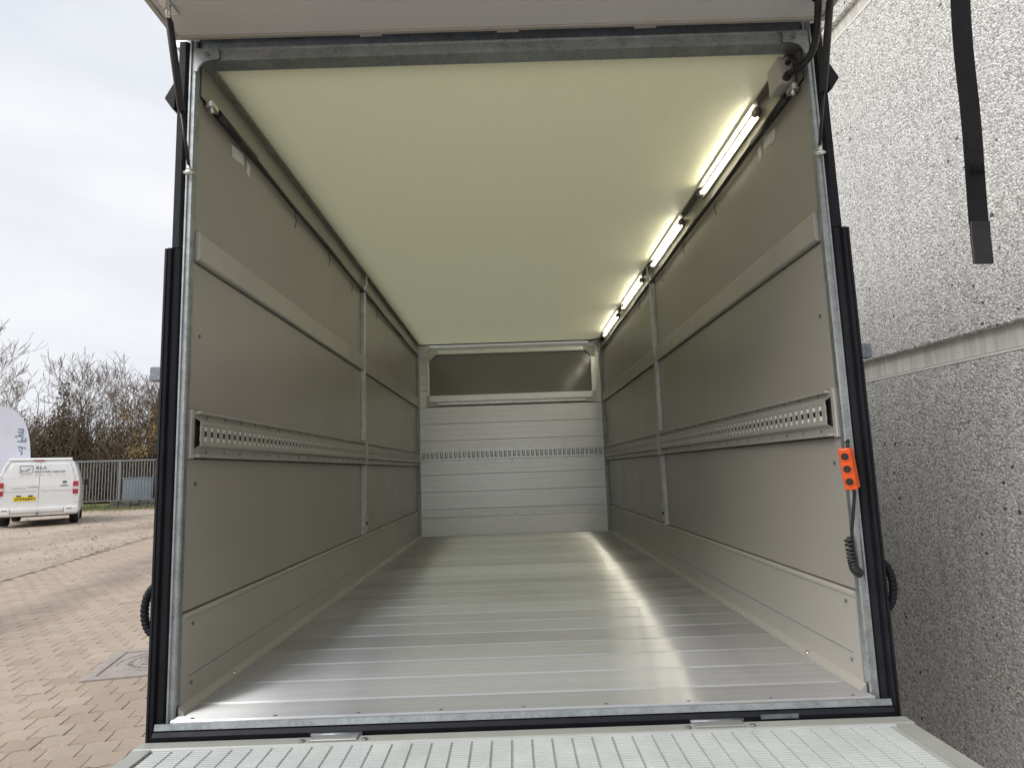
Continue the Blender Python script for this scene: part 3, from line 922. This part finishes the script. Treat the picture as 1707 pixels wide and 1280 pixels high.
# ---- raised hatch
ht = MB().box(-.885, .885, -.045, -.622, 2.3385, 2.372).build('hatch', m_hatchskin, tr)
for x0, x1, y0, y1 in ((-.90, .90, -.030, -.0445), (-.90, .90, -.6225, -.638), (-.90, -.8855, -.045, -.622), (.8855, .90, -.045, -.622)):
    MB().box(x0, x1, y0, y1, 2.334, 2.376).build('hatch_rim', m_rail, ht, .002)
MB().box(-.90, .90, -.0295, .045, 2.3775, 2.384).build('hinge_light_stop', m_rubber, ht)  # unseen, added to keep sky light off the header channel
for x in (-.36, .02, .40):
    MB().box(x-.03, x+.03, -.032, -.0295, 2.3300, 2.3338).build('hatch_clip', m_rail, ht)
for s in (-1, 1):
    a = Vector((s*.852, -.160, 2.326)); b_ = Vector((s*.852, -.022, 1.953))
    gs_ = MB().tube([a.lerp(b_, .05), a.lerp(b_, .07), a.lerp(b_, .60), a.lerp(b_, .615)], [.006, .0095, .0095, .006], 14).build('gas_strut', m_black, tr)
    MB().tube([a.lerp(b_, .61), a.lerp(b_, .965)], .0042, 10).build('piston_rod', m_black, gs_)
    bl_ = MB().tube([b_+Vector((s*.016, 0, 0)), b_+Vector((s*.002, 0, 0)), b_+Vector((-s*.006, 0, 0)), b_+Vector((-s*.011, 0, 0))], [.005, .0085, .0085, .004], 12)
    bl_.tube([a.lerp(b_, .955), b_], [.0055, .007], 10)
    bl_.build('ball_end', m_chrome, gs_)
    te = MB().tube([a.lerp(b_, .06), a.lerp(b_, .0), a+Vector((0, 0, .012))], [.006, .008, .006], 10)
    te.box(a.x-.014, a.x+.014, a.y-.03, a.y+.03, 2.334, 2.338)
    te.build('strut_mount', m_chrome, gs_)

# ---- lowered ramp
rp = MB().box(-.853, .853, -.098, -1.21, .488, .5180).build('ramp', m_rampbase, tr)
MB().box(-.90, .90, -.058, -.0975, .486, .5245).build('ramp_frame', m_rampframe, rp, .003)
MB().box(-.90, .90, -1.2105, -1.25, .486, .5245).build('ramp_frame', m_rampframe, rp, .003)
for s in (-1, 1):
    MB().prism([(s*.854, .486), (s*.854, .5238), (s*.893, .5238), (s*.90, .517), (s*.90, .486)], 1, -.0985, -1.2095).build('ramp_frame', m_rampframe, rp)
    MB().box(s*.84, s*.80, -1.14, -1.18, 0.0, .4875).build('support_leg', m_galv, rp)
MB().box(-.853, .853, -.0985, -.1015, .5185, .5225).build('panel_edge', m_rib, rp)
rbm = MB()
xs = [-.8475 + k*.0455 for k in range(38)]
yy = -.1055
while yy > -1.2:
    for k in range(len(xs)-1):
        rbm.box(xs[k]+.0030, min(xs[k+1]-.0030, .848), yy, yy-.0066, .5178, .5215)
    yy -= .0107
tag(rbm.build('tread_ribs', m_rib, rp), kind='stuff')
for x0, x1 in ((-.497, -.388), (.398, .512)):
    h_ = MB().box(x0, x1, -.052, -.088, .5248, .5285).build('hinge', m_hinge, rp, .001)
    MB().tube([(x0-.006, -.055, .526), (x1+.006, -.055, .526)], .0055, 10).build('hinge_pin', m_galvd, h_)
    for x in (x0-.018, x1+.018):
        MB().tube([(x, -.083, .5245), (x, -.083, .5275)], [.008, .006], 8).build('hinge_bolt', m_galvd, h_)

# ---- running gear (under the floor)
ch = MB()
for s in (-1, 1): ch.box(s*.56, s*.50, .0, 4.6, .36, .468)
for y in (.1, 1.3, 2.5, 3.9): ch.box(-.495, .495, y, y+.06, .37, .46)
ch.build('chassis', m_galvd, tr)
db = MB().tube([(-.53, 4.5, .42), (-.06, 5.75, .42), (-.02, 5.9, .42)], .045, 8)
db.tube([(.53, 4.5, .42), (.06, 5.75, .42), (.02, 5.9, .42)], .045, 8)
db.tube([(0, 5.7, .42), (0, 6.05, .45)], .04, 8)
db.build('drawbar', m_galvd, tr)
MB().tube([(0, 5.8, .38), (0, 5.8, .04)], .03, 10).tube([(-.04, 5.8, .075), (.04, 5.8, .075)], .075, 16).build('jockey_wheel', m_tyre, tr)
for s in (-1, 1):
    for y in (1.75, 2.5):
        w_ = MB().tube([(s*.62, y, .27), (s*.63, y, .27), (s*.78, y, .27), (s*.79, y, .27)], [.235, .268, .268, .235], 28).build('wheel', m_tyre, tr)
        MB().tube([(s*.70, y, .27), (s*.794, y, .27)], [.165, .160], 20).build('rim', m_alu, w_)

# ================================================================ LOOSE THINGS ON THE TRAILER
# ---- remote handset with coiled cable
hs = empty('remote_handset', (.835, -.015, 1.05))
tag(hs, 'orange handset with three black buttons hanging on a black coiled cable at right post', 'remote control')
Mh = Matrix.Translation((.000, -.030, .055)) @ Matrix.Rotation(R(-5), 4, 'Y') @ Matrix.Rotation(R(-36), 4, 'Z')
b1 = MB().box(-.017, .012, -.020, -.001, -.052, .052, Mh); b1.build('front_shell', m_orange, hs, .004, 2)
b2 = MB().box(-.015, .014, .002, .018, -.050, .050, Mh); b2.build('rear_shell', m_orange, hs, .004, 2)
MB().box(-.014, .010, -.0012, .0022, -.049, .049, Mh).build('seam_gasket', m_black, hs)
for z in (-.031, 0.0, .031):
    q = MB().tube([Mh @ Vector((-.0025, -.0195, z)), Mh @ Vector((-.0025, -.0225, z))], [.0128, .0120], 18)
    q.build('button_collar', m_orange, hs)
    MB().tube([Mh @ Vector((-.0025, -.0222, z)), Mh @ Vector((-.0025, -.0240, z))], [.0094, .0080], 16).build('button', m_black, hs)
MB().tube([(.002, -.026, .104), (.004, -.024, .116), (.010, -.016, .124), (.014, -.002, .120)], .0048, 8).build('hook', m_black, hs)
cb = MB()
cb.tube(catmull([(.006, -.028, .006), (.007, -.026, -.01), (.004, -.016, -.06), (.001, -.008, -.10), (.001, -.006, -.125)], 5), [.0065]*3+[.0042]*18, 8)
cb.build('cable', m_black, hs)
cl = MB()
path = catmull([(-.007, -.006, -.118), (-.006, -.006, -.150), (-.003, -.005, -.178), (.003, -.003, -.196), (.014, -.001, -.204)], 60)
hel = []
turns = 13
for i in range(0, len(path)):
    p = path[i]; q = path[min(i+1, len(path)-1)]; p_ = path[max(i-1, 0)]
    d = (q-p_).normalized()
    n1 = Vector((0, 1, 0)); n1 = (n1-d*n1.dot(d)).normalized(); n2 = d.cross(n1)
    t = 2*math.pi*turns*i/(len(path)-1)
    hel.append(p + (n1*math.cos(t)+n2*math.sin(t))*.0085)
cl.tube(hel, .0040, 6)
cl.build('coiled_cable', m_black, hs)

# ---- pull strap hanging from the hatch
stp = empty('pull_strap', (.842, -.585, 2.30))
tag(stp, 'black webbing pull strap hanging from the raised hatch in front of the wall', 'strap')
def ribbon(pts, w, t):
    mb = MB()
    vs_ = []
    for p in pts:
        x, y, z = p[:3]; rz = p[3] if len(p) > 3 else 0
        c, s = math.cos(rz), math.sin(rz)
        for dx, dy in ((-w/2, -t/2), (w/2, -t/2), (w/2, t/2), (-w/2, t/2)):
            vs_.append((x+dx*c-dy*s, y+dx*s+dy*c, z))
    fs_ = []
    for i in range(len(pts)-1):
        for k in range(4):
            fs_.append((4*i+k, 4*i+(k+1) % 4, 4*i+4+(k+1) % 4, 4*i+4+k))
    fs_.append((3, 2, 1, 0)); e = 4*(len(pts)-1); fs_.append((e, e+1, e+2, e+3))
    mb.add(vs_, fs_)
    return mb
lst = []
for k in range(25):
    t = k/24
    z = .038 - t*.815
    lst.append((.012 - t*.040 + .0006*math.sin(k*.8), -.012 + .0015*math.sin(k*.55), z, .03*math.sin(k*.35)))
ribbon(lst, .0355, .0022).build('webbing', m_strap, stp, .0006)
le = []
for k in range(6):
    t = k/5
    le.append((-.0280 - t*.0045, -.0145 + .001*math.sin(k), -.772 - t*.076, .06))
ribbon(le, .0362, .0046).build('folded_end', m_strapend, stp, .0012)
ss = MB()
for k in range(5):
    ss.tube([(-.037+.005*k, -.0165, -.664), (-.030+.005*k, -.0165, -.686)], .0008, 5)
    ss.tube([(-.030+.005*k, -.0165, -.664), (-.037+.005*k, -.0165, -.686)], .0008, 5)
ss.build('stitching', m_strap, stp)
MB().box(-.012, .036, -.03, .006, .0335, .0375).build('strap_anchor', m_galvd, stp)

# ================================================================ YARD BEYOND
# ---- white van seen from behind
VA = R(32)
vr = Vector((-12.65, 17.30, 0))                         # right rear corner
vc = vr - Vector((math.cos(VA), math.sin(VA), 0))*0.96
van = empty('delivery_van', (vc.x, vc.y, 0), VA)
tag(van, 'white delivery van parked with its closed rear doors and yellow plate towards the trailer', 'van')
def vsec(z, wscale=1.0):
    # half width of the body at height z
    tb = [(.30, .93), (.45, .955), (.80, .965), (1.15, .955), (1.35, .93), (1.55, .875), (1.72, .815), (1.82, .765), (1.87, .68), (1.90, .50)]
    for (za, wa), (zb, wb) in zip(tb[:-1], tb[1:]):
        if z <= zb: return (wa+(wb-wa)*(z-za)/(zb-za))*wscale
    return .5*wscale
vz = [.30, .45, .80, 1.15, 1.35, 1.55, 1.72, 1.82, 1.87, 1.90]
stations = []
def rear_y(z): return .02 + max(0, z-1.1)*.16 + max(0, z-1.75)*.9
for yv, top, ws in ((0, 1.0, .97), (.06, 1.0, 1.0), (.8, 1.01, 1.0), (1.8, 1.012, 1.0), (2.8, 1.01, 1.0), (3.2, 1.0, .995), (3.7, .88, .985), (4.1, .66, .975), (4.6, .58, .93), (4.88, .45, .80)):
    ringv = []
    for z in vz:
        zz = .30 + (z-.30)*((top*1.9-.30)/(1.9-.30))
        ringv.append((vsec(z, ws), yv + (rear_y(z) if yv < .5 else 0), zz))
    stations.append([(-x, y, z) for x, y, z in ringv] + [(x, y, z) for x, y, z in reversed(ringv)])
bv = MB()
nr = len(stations[0])
bv.add([p for s_ in stations for p in s_],
       [(i*nr+k, i*nr+(k+1) % nr, (i+1)*nr+(k+1) % nr, (i+1)*nr+k) for i in range(len(stations)-1) for k in range(nr)], True)
bv.add(stations[-1], [tuple(range(nr))])
bv.add(stations[0], [tuple(reversed(range(nr)))])
bv.build('body', m_van, van)
MB().box(-.80, .80, .15, 4.6, .26, .42).build('underbody', m_tyre, van)
# rear doors stand proud of the body by a centimetre; they follow the slope of the tail
def rpatch(x0, x1, z0, z1, d, taper=True, nseg=6):
    """patch on the tail with thickness; x limits follow the body outline when they are fractions"""
    vs_ = []; fs_ = []
    for k in range(nseg+1):
        z = z0+(z1-z0)*k/nseg
        w = vsec(z)*.97 if taper else 1.0
        yb = rear_y(z)
        for x in (x0*w, x1*w):
            vs_ += [(x, yb-d, z), (x, yb+.03, z)]
    for k in range(nseg):
        o = 4*k
        fs_ += [(o, o+2, o+6, o+4), (o+1, o+5, o+7, o+3), (o, o+4, o+5, o+1), (o+2, o+3, o+7, o+6)]
    e = 4*nseg
    fs_ += [(0, 1, 3, 2), (e, e+2, e+3, e+1)]
    return MB().add(vs_, fs_)
for x0, x1 in ((-.90, -.006), (.006, .90)):
    dr = rpatch(x0, x1, .50, 1.80, .012).build('rear_door', m_van, van)
    s_ = 1 if x1 > .5 else -1
    rpatch(s_*.10, s_*.80, 1.36, 1.74, .017).build('door_blank', m_van, dr)
    MB().box(s_*.05, s_*.80, .000, .012, .985, .992).build('door_crease', m_vanpale, dr)
    for z in (1.42, .66):
        MB().box(s_*.86, s_*.90, .0+rear_y(z)-.045, rear_y(z), z-.03, z+.03).build('door_hinge', m_van, dr, .006)
MB().box(-.25, -.02, -.004, .02, 1.095, 1.115).build('door_handle', m_vanpale, van, .003)
MB().box(-.17, -.08, -.004+.02, .03, 1.145, 1.160).build('handle_cover', m_vanpale, van, .002)
tl = MB
for s in (-1, 1):
    t0 = MB().box(s*.795, s*.935, -.012, .10, .87, 1.235).build('tail_light', m_red, van, .02, 2)
    MB().box(s*.800, s*.937, -.016, .08, 1.00, 1.085).build('reversing_lens', m_clear, t0, .006)
    MB().box(s*.958, s*.964, .3, 2.6, .62, .68).build('side_moulding', m_van, van)
    mr = MB().box(s*.97, s*1.12, 3.45, 3.55, 1.10, 1.32).build('mirror', m_black, van, .03, 2)
    bmp_ = MB().box(s*.62, s*.955, -.095, .06, .33, .52).build('bumper_corner', m_van, van, .035, 2)
    MB().box(s*.68, s*.80, -.098, -.0955, .455, .475).build('reflector', m_tyre, bmp_)
    MB().box(s*.92, s*.945, 2.5, 3.15, 1.30, 1.62).build('side_window', m_glass, van)
    for y in (.98, 3.95):
        w_ = MB().tube([(s*.72, y, .33), (s*.74, y, .33), (s*.93, y, .33), (s*.95, y, .33)], [.29, .33, .33, .29], 24).build('wheel', m_tyre, van)
        MB().tube([(s*.90, y, .33), (s*.955, y, .33)], [.21, .20], 18).build('rim', m_alu, w_)
MB().box(-.61, .61, -.085, .05, .40, .505).build('bumper', m_van, van, .02, 2)
MB().tube([(0, -.02, .34), (0, -.13, .34), (0, -.15, .38), (0, -.15, .42)], [.022, .022, .016, .026], 10).build('tow_ball', m_galvd, van)
rs = MB().prism([(.20, 1.85), (.16, 1.875), (.19, 1.905), (.42, 1.93), (.5, 1.90)], 0, -.74, .74)
rs.build('roof_lip', m_van, van)
MB().box(-.17, .08, .145, .17, 1.832, 1.858).build('brake_light', m_red, van, .003)
npl = MB().box(-.565, -.055, -.008, .02, .715, .835).build('number_plate', m_yellow, van, .004)
for x in (-.45, -.18): MB().box(x-.05, x+.05, -.020, .01, .837, .868).build('plate_lamp', m_tyre, van, .004)
pl_ = MB()
xx = -.52
for w in (.035, .04, .012, .05, .05, .05, .012, .05, .05, .04):       # unreadable characters
    pl_.box(xx, xx+w*.8, -.0095, -.0082, .745 + .012*(int(xx*100) % 2), .792)
    xx += w+.006
pl_.build('plate_characters', m_tyre, npl)
def vtext(name, s, x, z, h, wid, mat, zr=None):
    def Mx(w):
        sx = wid/max(w, 1e-6)
        yb = rear_y(z)-.0215
        sl_a = math.atan(.16) if z > 1.1 else 0
        return Matrix.Translation((x, yb, z)) @ Matrix.Rotation(R(90)-sl_a, 4, 'X') @ Matrix.Diagonal((sx, 1, 1, 1))
    return text_mesh(name, s, h/.70, mat, van, Mx)
vtext('lettering', 'REA', -.105, 1.595, .085, .26, m_vangrey)
vtext('lettering', 'ERHVERVSBILER', -.125, 1.492, .062, .73, m_vangrey)
sp_ = MB(); 
for x, w in ((-.47, .12), (-.31, .12), (-.14, .11), (.01, .10), (.16, .13), (.35, .12), (.51, .10)):
    yb = rear_y(1.43)-.0195
    sp_.box(x, x+w, yb-.001, yb, 1.424, 1.438)
sp_.build('small_print', m_vanpale, van)
# framed tow-hitch emblem left of the lettering
em_ = MB()
def on_tail(x, z): return (x, rear_y(z)-.0200, z)
fr_ = [(-.455, 1.70), (-.19, 1.70), (-.168, 1.675), (-.168, 1.52), (-.195, 1.49), (-.44, 1.49), (-.462, 1.515), (-.462, 1.685), (-.455, 1.70)]
em_.tube([on_tail(*p) for p in fr_], .007, 6)
for cx, cz, rr_ in ((-.415, 1.555, .022), (-.30, 1.562, .026), (-.245, 1.60, .030)):
    em_.tube([on_tail(cx+rr_*math.cos(2*math.pi*k/14), cz+rr_*.8*math.sin(2*math.pi*k/14)) for k in range(15 if cx < -.25 else 11)], .006, 6)
em_.tube([on_tail(-.39, 1.558), on_tail(-.33, 1.562)], .006, 6)
em_.build('emblem', m_vangrey, van)
bd = MB()
bd.tube([(.595+.045*math.cos(2*math.pi*k/20), rear_y(1.21)-.014, 1.215+.035*math.sin(2*math.pi*k/20)) for k in range(21)], .009, 6)
bd.box(.56, .63, rear_y(1.21)-.016, rear_y(1.21)-.012, 1.195, 1.22)
bd.build('round_badge', m_vangrey, van)
MB().box(.50, .68, .005, .012, 1.105, 1.128).build('name_badge', m_vangrey, van)
nm = MB(); x = -.62
for k in range(11):
    w = .018+.01*((k*7) % 3)/2
    nm.box(x, x+w, .005, .0115, 1.064, 1.080); x += w+.006
nm.build('name_badge', m_vanpale, van)

# ---- beach flag behind the van
fx, fy = -16.58, 19.02
fa = R(36)
fg = empty('beach_flag', (fx, fy, 0), fa)
tag(fg, 'white feather shaped advertising flag with printing seen from behind, standing past the van', 'flag')
FH = 3.78
def flag_w(z):     # local x of the free edge at height z
    t = (z-.75)/(FH-.75)
    return .98*(1-max(0, t)**5.0)**.45 - .10*t if t < 1 else 0
def flag_cloth(z0, z1, x0f, x1f, nz_, nxx, y0=0.0):
    vs_ = []; fs_ = []
    for i in range(nz_+1):
        z = z0+(z1-z0)*i/nz_
        for k in range(nxx+1):
            f = x0f+(x1f-x0f)*k/nxx
            vs_.append((f*flag_w(z), y0+.03*math.sin(f*4+z*1.3), z))
    for i in range(nz_):
        for k in range(nxx):
            o = i*(nxx+1)+k
            fs_.append((o, o+1, o+nxx+2, o+nxx+1))
    return vs_, fs_
cloth = MB()
va, fa_ = flag_cloth(.75, FH-.002, 0, 1, 36, 8, 0.0)
vb, fb_ = flag_cloth(.75, FH-.002, 0, 1, 36, 8, .006)
cloth.add(va, fa_, True); cloth.add(vb, [tuple(reversed(f)) for f in fb_], True)
cloth.build('cloth', m_flag, fg)
rdc = MB(); va, fa_ = flag_cloth(.75, 2.05, 0.0, .13, 14, 5, -.006); rdc.add(va, fa_, True); rdc.build('red_print', m_flagred, fg)
MB().tube([(-.01, .003, 0), (-.01, .003, 3.3), (.02, .003, FH-.1), (.12, .003, FH+.02)], [.022, .018, .012, .008], 8).build('pole', m_alu, fg)
MB().box(-.35, .35, -.35, .35, 0, .05).build('base_plate', m_galvd, fg, .01)
def ftext(s, x, z, size, mat):
    # print on the far side, showing through mirrored, running upwards
    Mx = Matrix.Translation((x, -.016, z)) @ Matrix(((0, 1, 0, 0), (0, 0, 1, 0), (1, 0, 0, 0), (0, 0, 0, 1)))
    return text_mesh('print', s, size, mat, fg, Mx, .001)
ftext('ng p\u00e5 Fyn', .56, 1.72, .34, m_flagtext)
ftext('salg & udlejning', .42, 1.75, .10, m_flagdark)

# ---- fence with upright bars
F0 = Vector((-26.0, 26.6, 0)); F1 = Vector((-13.2, 29.3, 0))
fd = (F1-F0); flen = fd.length; fang = math.atan2(fd.y, fd.x)
fe = empty('bar_fence', tuple(F0), fang)
tag(fe, 'galvanised railing of thin upright bars along the far edge of the yard', 'fence')
ZB, ZT = .36, 2.12
MB().box(0, flen, -.035, .035, ZT, ZT+.07).build('top_rail', m_fence, fe)
MB().box(0, flen, -.02, .02, ZB-.04, ZB).build('bottom_rail', m_fence, fe)
barm = MB().box(-.016, .016, -.008, .008, ZB+.001, ZT-.001).mesh('bar')
nbar = int(flen/.125)
posts = [0.1, 2.75, 5.4, 8.05, 10.6, 12.9]
for k in range(nbar):
    x = .2+k*.125
    if x > flen-.05 or min(abs(x-q) for q in posts) < .07: continue
    link('bar', barm, m_fence, fe, (x, 0, 0))
for q in posts:
    MB().box(q-.045, q+.045, -.045, .045, .0, ZT-.001).build('post', m_fence, fe)

# ---- low stone kerb wall at right and blue-grey cabinet behind the bars
def fpt(x, y=0, z=0):
    p = F0 + Vector((math.cos(fang), math.sin(fang), 0))*x + Vector((-math.sin(fang), math.cos(fang), 0))*y
    return (p.x, p.y, z)
sw_ = empty('stone_kerb', fpt(7.85, -.25), fang)
tag(sw_, 'low dark rough stone kerb wall under the right end of the railing', 'wall')
xx = 0.0
while xx < 5.6:
    w = rnd.uniform(.28, .55)
    for z0, z1 in ((-.05, .15), (.152, .34)):
        MB().box(xx, xx+w-.015, -.18+rnd.uniform(-.02, .02), .16, z0, z1+rnd.uniform(-.01, 0)).build('stone', m_stonewall, sw_, .02)
    xx += w
cbn = empty('utility_cabinet', fpt(8.05, .55), fang)
tag(cbn, 'pale blue grey utility cabinet standing behind the railing bars', 'cabinet')
MB().box(-.05, 1.05, 0, .45, .0, 1.32).build('casing', m_cab, cbn, .01)
for k in range(8):
    MB().box(-.03+k*.135, .075+k*.135, -.014, -.001, .36, 1.28).build('door_rib', m_cab, cbn, .004)
MB().box(-.09, 1.09, -.04, .49, 1.322, 1.36).build('lid', m_cab, cbn, .008)

# ---- grass strip
gr = MB()
for k in range(9000):
    x = rnd.uniform(-.5, 13.5); y = rnd.uniform(-2.4, 3.2)
    if y < -1.5 and rnd.random() < .55: continue
    p = Vector(fpt(x, y, -.01)); h = rnd.uniform(.05, .15); a = rnd.uniform(0, 6.28); w = .02
    dx, dy = math.cos(a)*w, math.sin(a)*w
    l = Vector((rnd.uniform(-.05, .05), rnd.uniform(-.05, .05), h))
    gr.add([p+Vector((-dx, -dy, 0)), p+Vector((dx, dy, 0)), p+l], [(0, 1, 2)])
gs2 = [fpt(-1, -2.2, -.0), fpt(14, -2.2, -.0), fpt(14, 40, .02), fpt(-1, 40, .02)]
gr.add(gs2, [(0, 1, 2, 3)])
tag(gr.build('grass', m_grass), 'short patchy grass verge in front of the railing', 'grass', kind='stuff')
# fallen leaves over gravel and verge
lv = MB()
for k in range(2600):
    if rnd.random() < .6:
        p = Vector(fpt(rnd.uniform(2, 13), rnd.uniform(-5.5, -1.2), .012))
    else:
        p = Vector(yard(-rnd.random()**1.6*9, rnd.uniform(2, 18), .012))
    a = rnd.uniform(0, 6.28); s_ = rnd.uniform(.02, .05)
    c, s = math.cos(a)*s_, math.sin(a)*s_
    lv.add([p+Vector((c, s, rnd.uniform(0, .02))), p+Vector((-s*.6, c*.6, 0)), p+Vector((-c, -s, rnd.uniform(0, .02))), p+Vector((s*.6, -c*.6, 0))], [(0, 1, 2, 3)])
tag(lv.build('fallen_leaves', m_leafb), 'brown fallen leaves scattered over the gravel and verge', 'leaves', kind='stuff')

# ---- bare trees
def bare_tree(name, label, loc, height, seed, spread=1.0, lean=(0, 0), trunk_r=.16, trunk_h=.24, levels=6, group='bare trees beyond the railing'):
    rg = random.Random(seed)
    t = empty(name, loc)
    tag(t, label, 'tree', group)
    tm, cm = MB(), MB()
    def grow(p, d, ln, r, lvl):
        pts = [p]; rad = [r]
        q = p.copy(); dd = d.copy()
        ns = 4 if lvl < 3 else 3
        for i in range(ns):
            dd = (dd + Vector((rg.uniform(-1, 1), rg.uniform(-1, 1), rg.uniform(-.3, .7)))*(.10 + .035*lvl)).normalized()
            q = q + dd*ln/ns
            pts.append(q.copy()); rad.append(max(.009, r*(1-.42*(i+1)/ns)))
        (tm if lvl == 0 else cm).tube(pts, rad, 7 if lvl < 2 else (5 if lvl < 3 else 3), cap=False)
        if lvl >= levels: return
        nch = rg.choice((2, 3, 3)) if lvl else rg.choice((3, 4))
        for k in range(nch):
            i = len(pts)-1 if k == 0 else rg.randint(max(1, ns-2), ns)
            az = rg.uniform(0, 6.283)
            sp = rg.uniform(.35, .80)*spread if k else rg.uniform(.1, .35)
            side = dd.orthogonal().normalized()
            side = Matrix.Rotation(az, 3, dd) @ side
            nd = (dd*math.cos(sp) + side*math.sin(sp))
            nd.z += .10
            nd.normalize()
            grow(pts[i], nd, ln*rg.uniform(.66, .86), rad[i]*rg.uniform(.55, .74), lvl+1)
        for k in range(2 if lvl > 1 else 1):   # side twigs
            i = rg.randint(1, ns)
            side = Matrix.Rotation(rg.uniform(0, 6.28), 3, dd) @ dd.orthogonal().normalized()
            nd = (dd*.5+side+Vector((0, 0, .3))).normalized()
            grow(pts[i], nd, ln*.5, rad[i]*.4, max(lvl+2, levels-1))
    d0 = Vector((lean[0], lean[1], 1)).normalized()
    grow(Vector((0, 0, 0)), d0, height*trunk_h, trunk_r, 0)
    # bring the crown to the wanted height
    zt = max(v[2] for v in cm.v)
    k = height/zt
    for mb in (tm, cm): mb.v = [(v[0]*k, v[1]*k, v[2]*k) for v in mb.v]
    tm.build('trunk', m_bark, t); cm.build('crown', m_twig, t)
    return t
bare_tree('bare_tree', 'tall bare tree spreading in from the left edge of the photo', (-33.0, 38.5, 0), 11.6, 11, 1.05, (.10, 0), .22)
bare_tree('bare_tree', 'bare tree with fanned branches rising above the van roof', (-27.6, 39.0, 0), 9.9, 23, .95, (.0, 0), .19)
bare_tree('bare_tree', 'bare tree leaning right, branches rising from behind the railing', (-24.4, 37.5, 0), 9.5, 5, .95, (.28, 0), .19)
bare_tree('bare_tree', 'smaller bare tree nearest the trailer side, behind the cabinet', (-20.6, 38.6, 0), 8.0, 31, .9, (-.05, 0), .12)

def leaf_cloud(mb, c, rx, ry, rz, n_, s0, s1, rg, cone=False):
    for k in range(n_):
        while True:
            x, y, z = rg.uniform(-1, 1), rg.uniform(-1, 1), rg.uniform(-1, 1)
            if cone:
                lim = (1-z)/2
                if x*x+y*y < lim*lim*1.2+.02: break
            elif x*x+y*y+z*z < 1: break
        p = Vector((c[0]+x*rx, c[1]+y*ry, c[2]+z*rz))
        n1 = Vector((rg.gauss(0, 1), rg.gauss(0, 1), rg.gauss(0, 1))).normalized()
        a = n1.orthogonal().normalized()*rg.uniform(s0, s1); b = n1.cross(a)*.6
        mb.add([p-a, p-b, p+a, p+b], [(0, 1, 2, 3)])
rg = random.Random(3)
dt = empty('dark_shrub_tree', (-26.6, 36.4, 0)); tag(dt, 'dense dark brown pointed tree standing in the middle of the thicket', 'tree')
lm = MB(); leaf_cloud(lm, (0, 0, 3.9), 1.9, 1.6, 3.3, 9000, .04, .10, rg, True); lm.build('crown', m_leafd, dt)
MB().tube([(0, 0, 0), (.05, 0, 3), (.0, 0, 6.6)], [.14, .09, .02], 7).build('trunk', m_bark, dt)
yt = empty('yellow_bush', (-20.3, 34.6, 0)); tag(yt, 'bush with yellow autumn leaves beside the trailer edge', 'bush')
lm = MB()
for k in range(16):
    a = rg.uniform(0, 6.28); r_ = rg.random()**.5*1.5
    leaf_cloud(lm, (math.cos(a)*r_, math.sin(a)*r_, rg.uniform(2.6, 5.6)), .55, .55, .45, 60, .05, .10, rg)
lm.build('crown', m_leafy, yt)
tk = MB()
for k in range(9):
    a = rg.uniform(0, 6.28)
    tk.tube([(0, 0, 0), (math.cos(a)*.5, math.sin(a)*.5, 2), (math.cos(a)*1.2, math.sin(a)*1.2, rg.uniform(4, 5.6))], [.06, .04, .012], 5, False)
tk.build('trunk', m_bark, yt)

# ---- thicket: a mass of stems and dry leaves nobody could count
tkm = MB()
for k in range(3600):
    x = rg.uniform(-46, -12.5); y = 33.5 + rg.random()*9 + (x+30)*.12
    h = rg.uniform(2.4, 6.4) * (.85+.25*math.sin(x*.9)+.12*math.sin(x*2.3))
    p = Vector((x, y, 0)); d = Vector((rg.uniform(-.35, .35), rg.uniform(-.2, .2), 1))
    pts = [p]
    for i in range(4):
        d = (d + Vector((rg.uniform(-.35, .35), rg.uniform(-.3, .3), .1))).normalized()
        pts.append(pts[-1] + d*h/4)
    tkm.tube(pts, [.035, .028, .022, .015, .010], 3, False)
    for i in (1, 2, 3, 3, 4):
        q = pts[i]; e = q + Vector((rg.uniform(-.7, .7), rg.uniform(-.5, .5), rg.uniform(.25, .9)))*h*.22
        m_ = (q+e)/2 + Vector((rg.uniform(-.12, .12), 0, rg.uniform(-.1, .1)))
        tkm.tube([q, m_, e], [.014, .012, .008], 3, False)
tag(tkm.build('thicket', m_thick), 'brown leafless thicket massed behind the railing', 'thicket', kind='stuff')
lf = MB()
for k in range(560):
    x = rg.uniform(-46, -13); y = 35 + rg.random()*8 + (x+30)*.12
    leaf_cloud(lf, (x, y, rg.uniform(.5, 5.0)), 1.2, .8, .9, 130, .035, .09, rg)
tag(lf.build('dry_thicket_leaves', m_leafb), 'dry brown leaves clinging through the thicket behind the railing', 'leaves', kind='stuff')
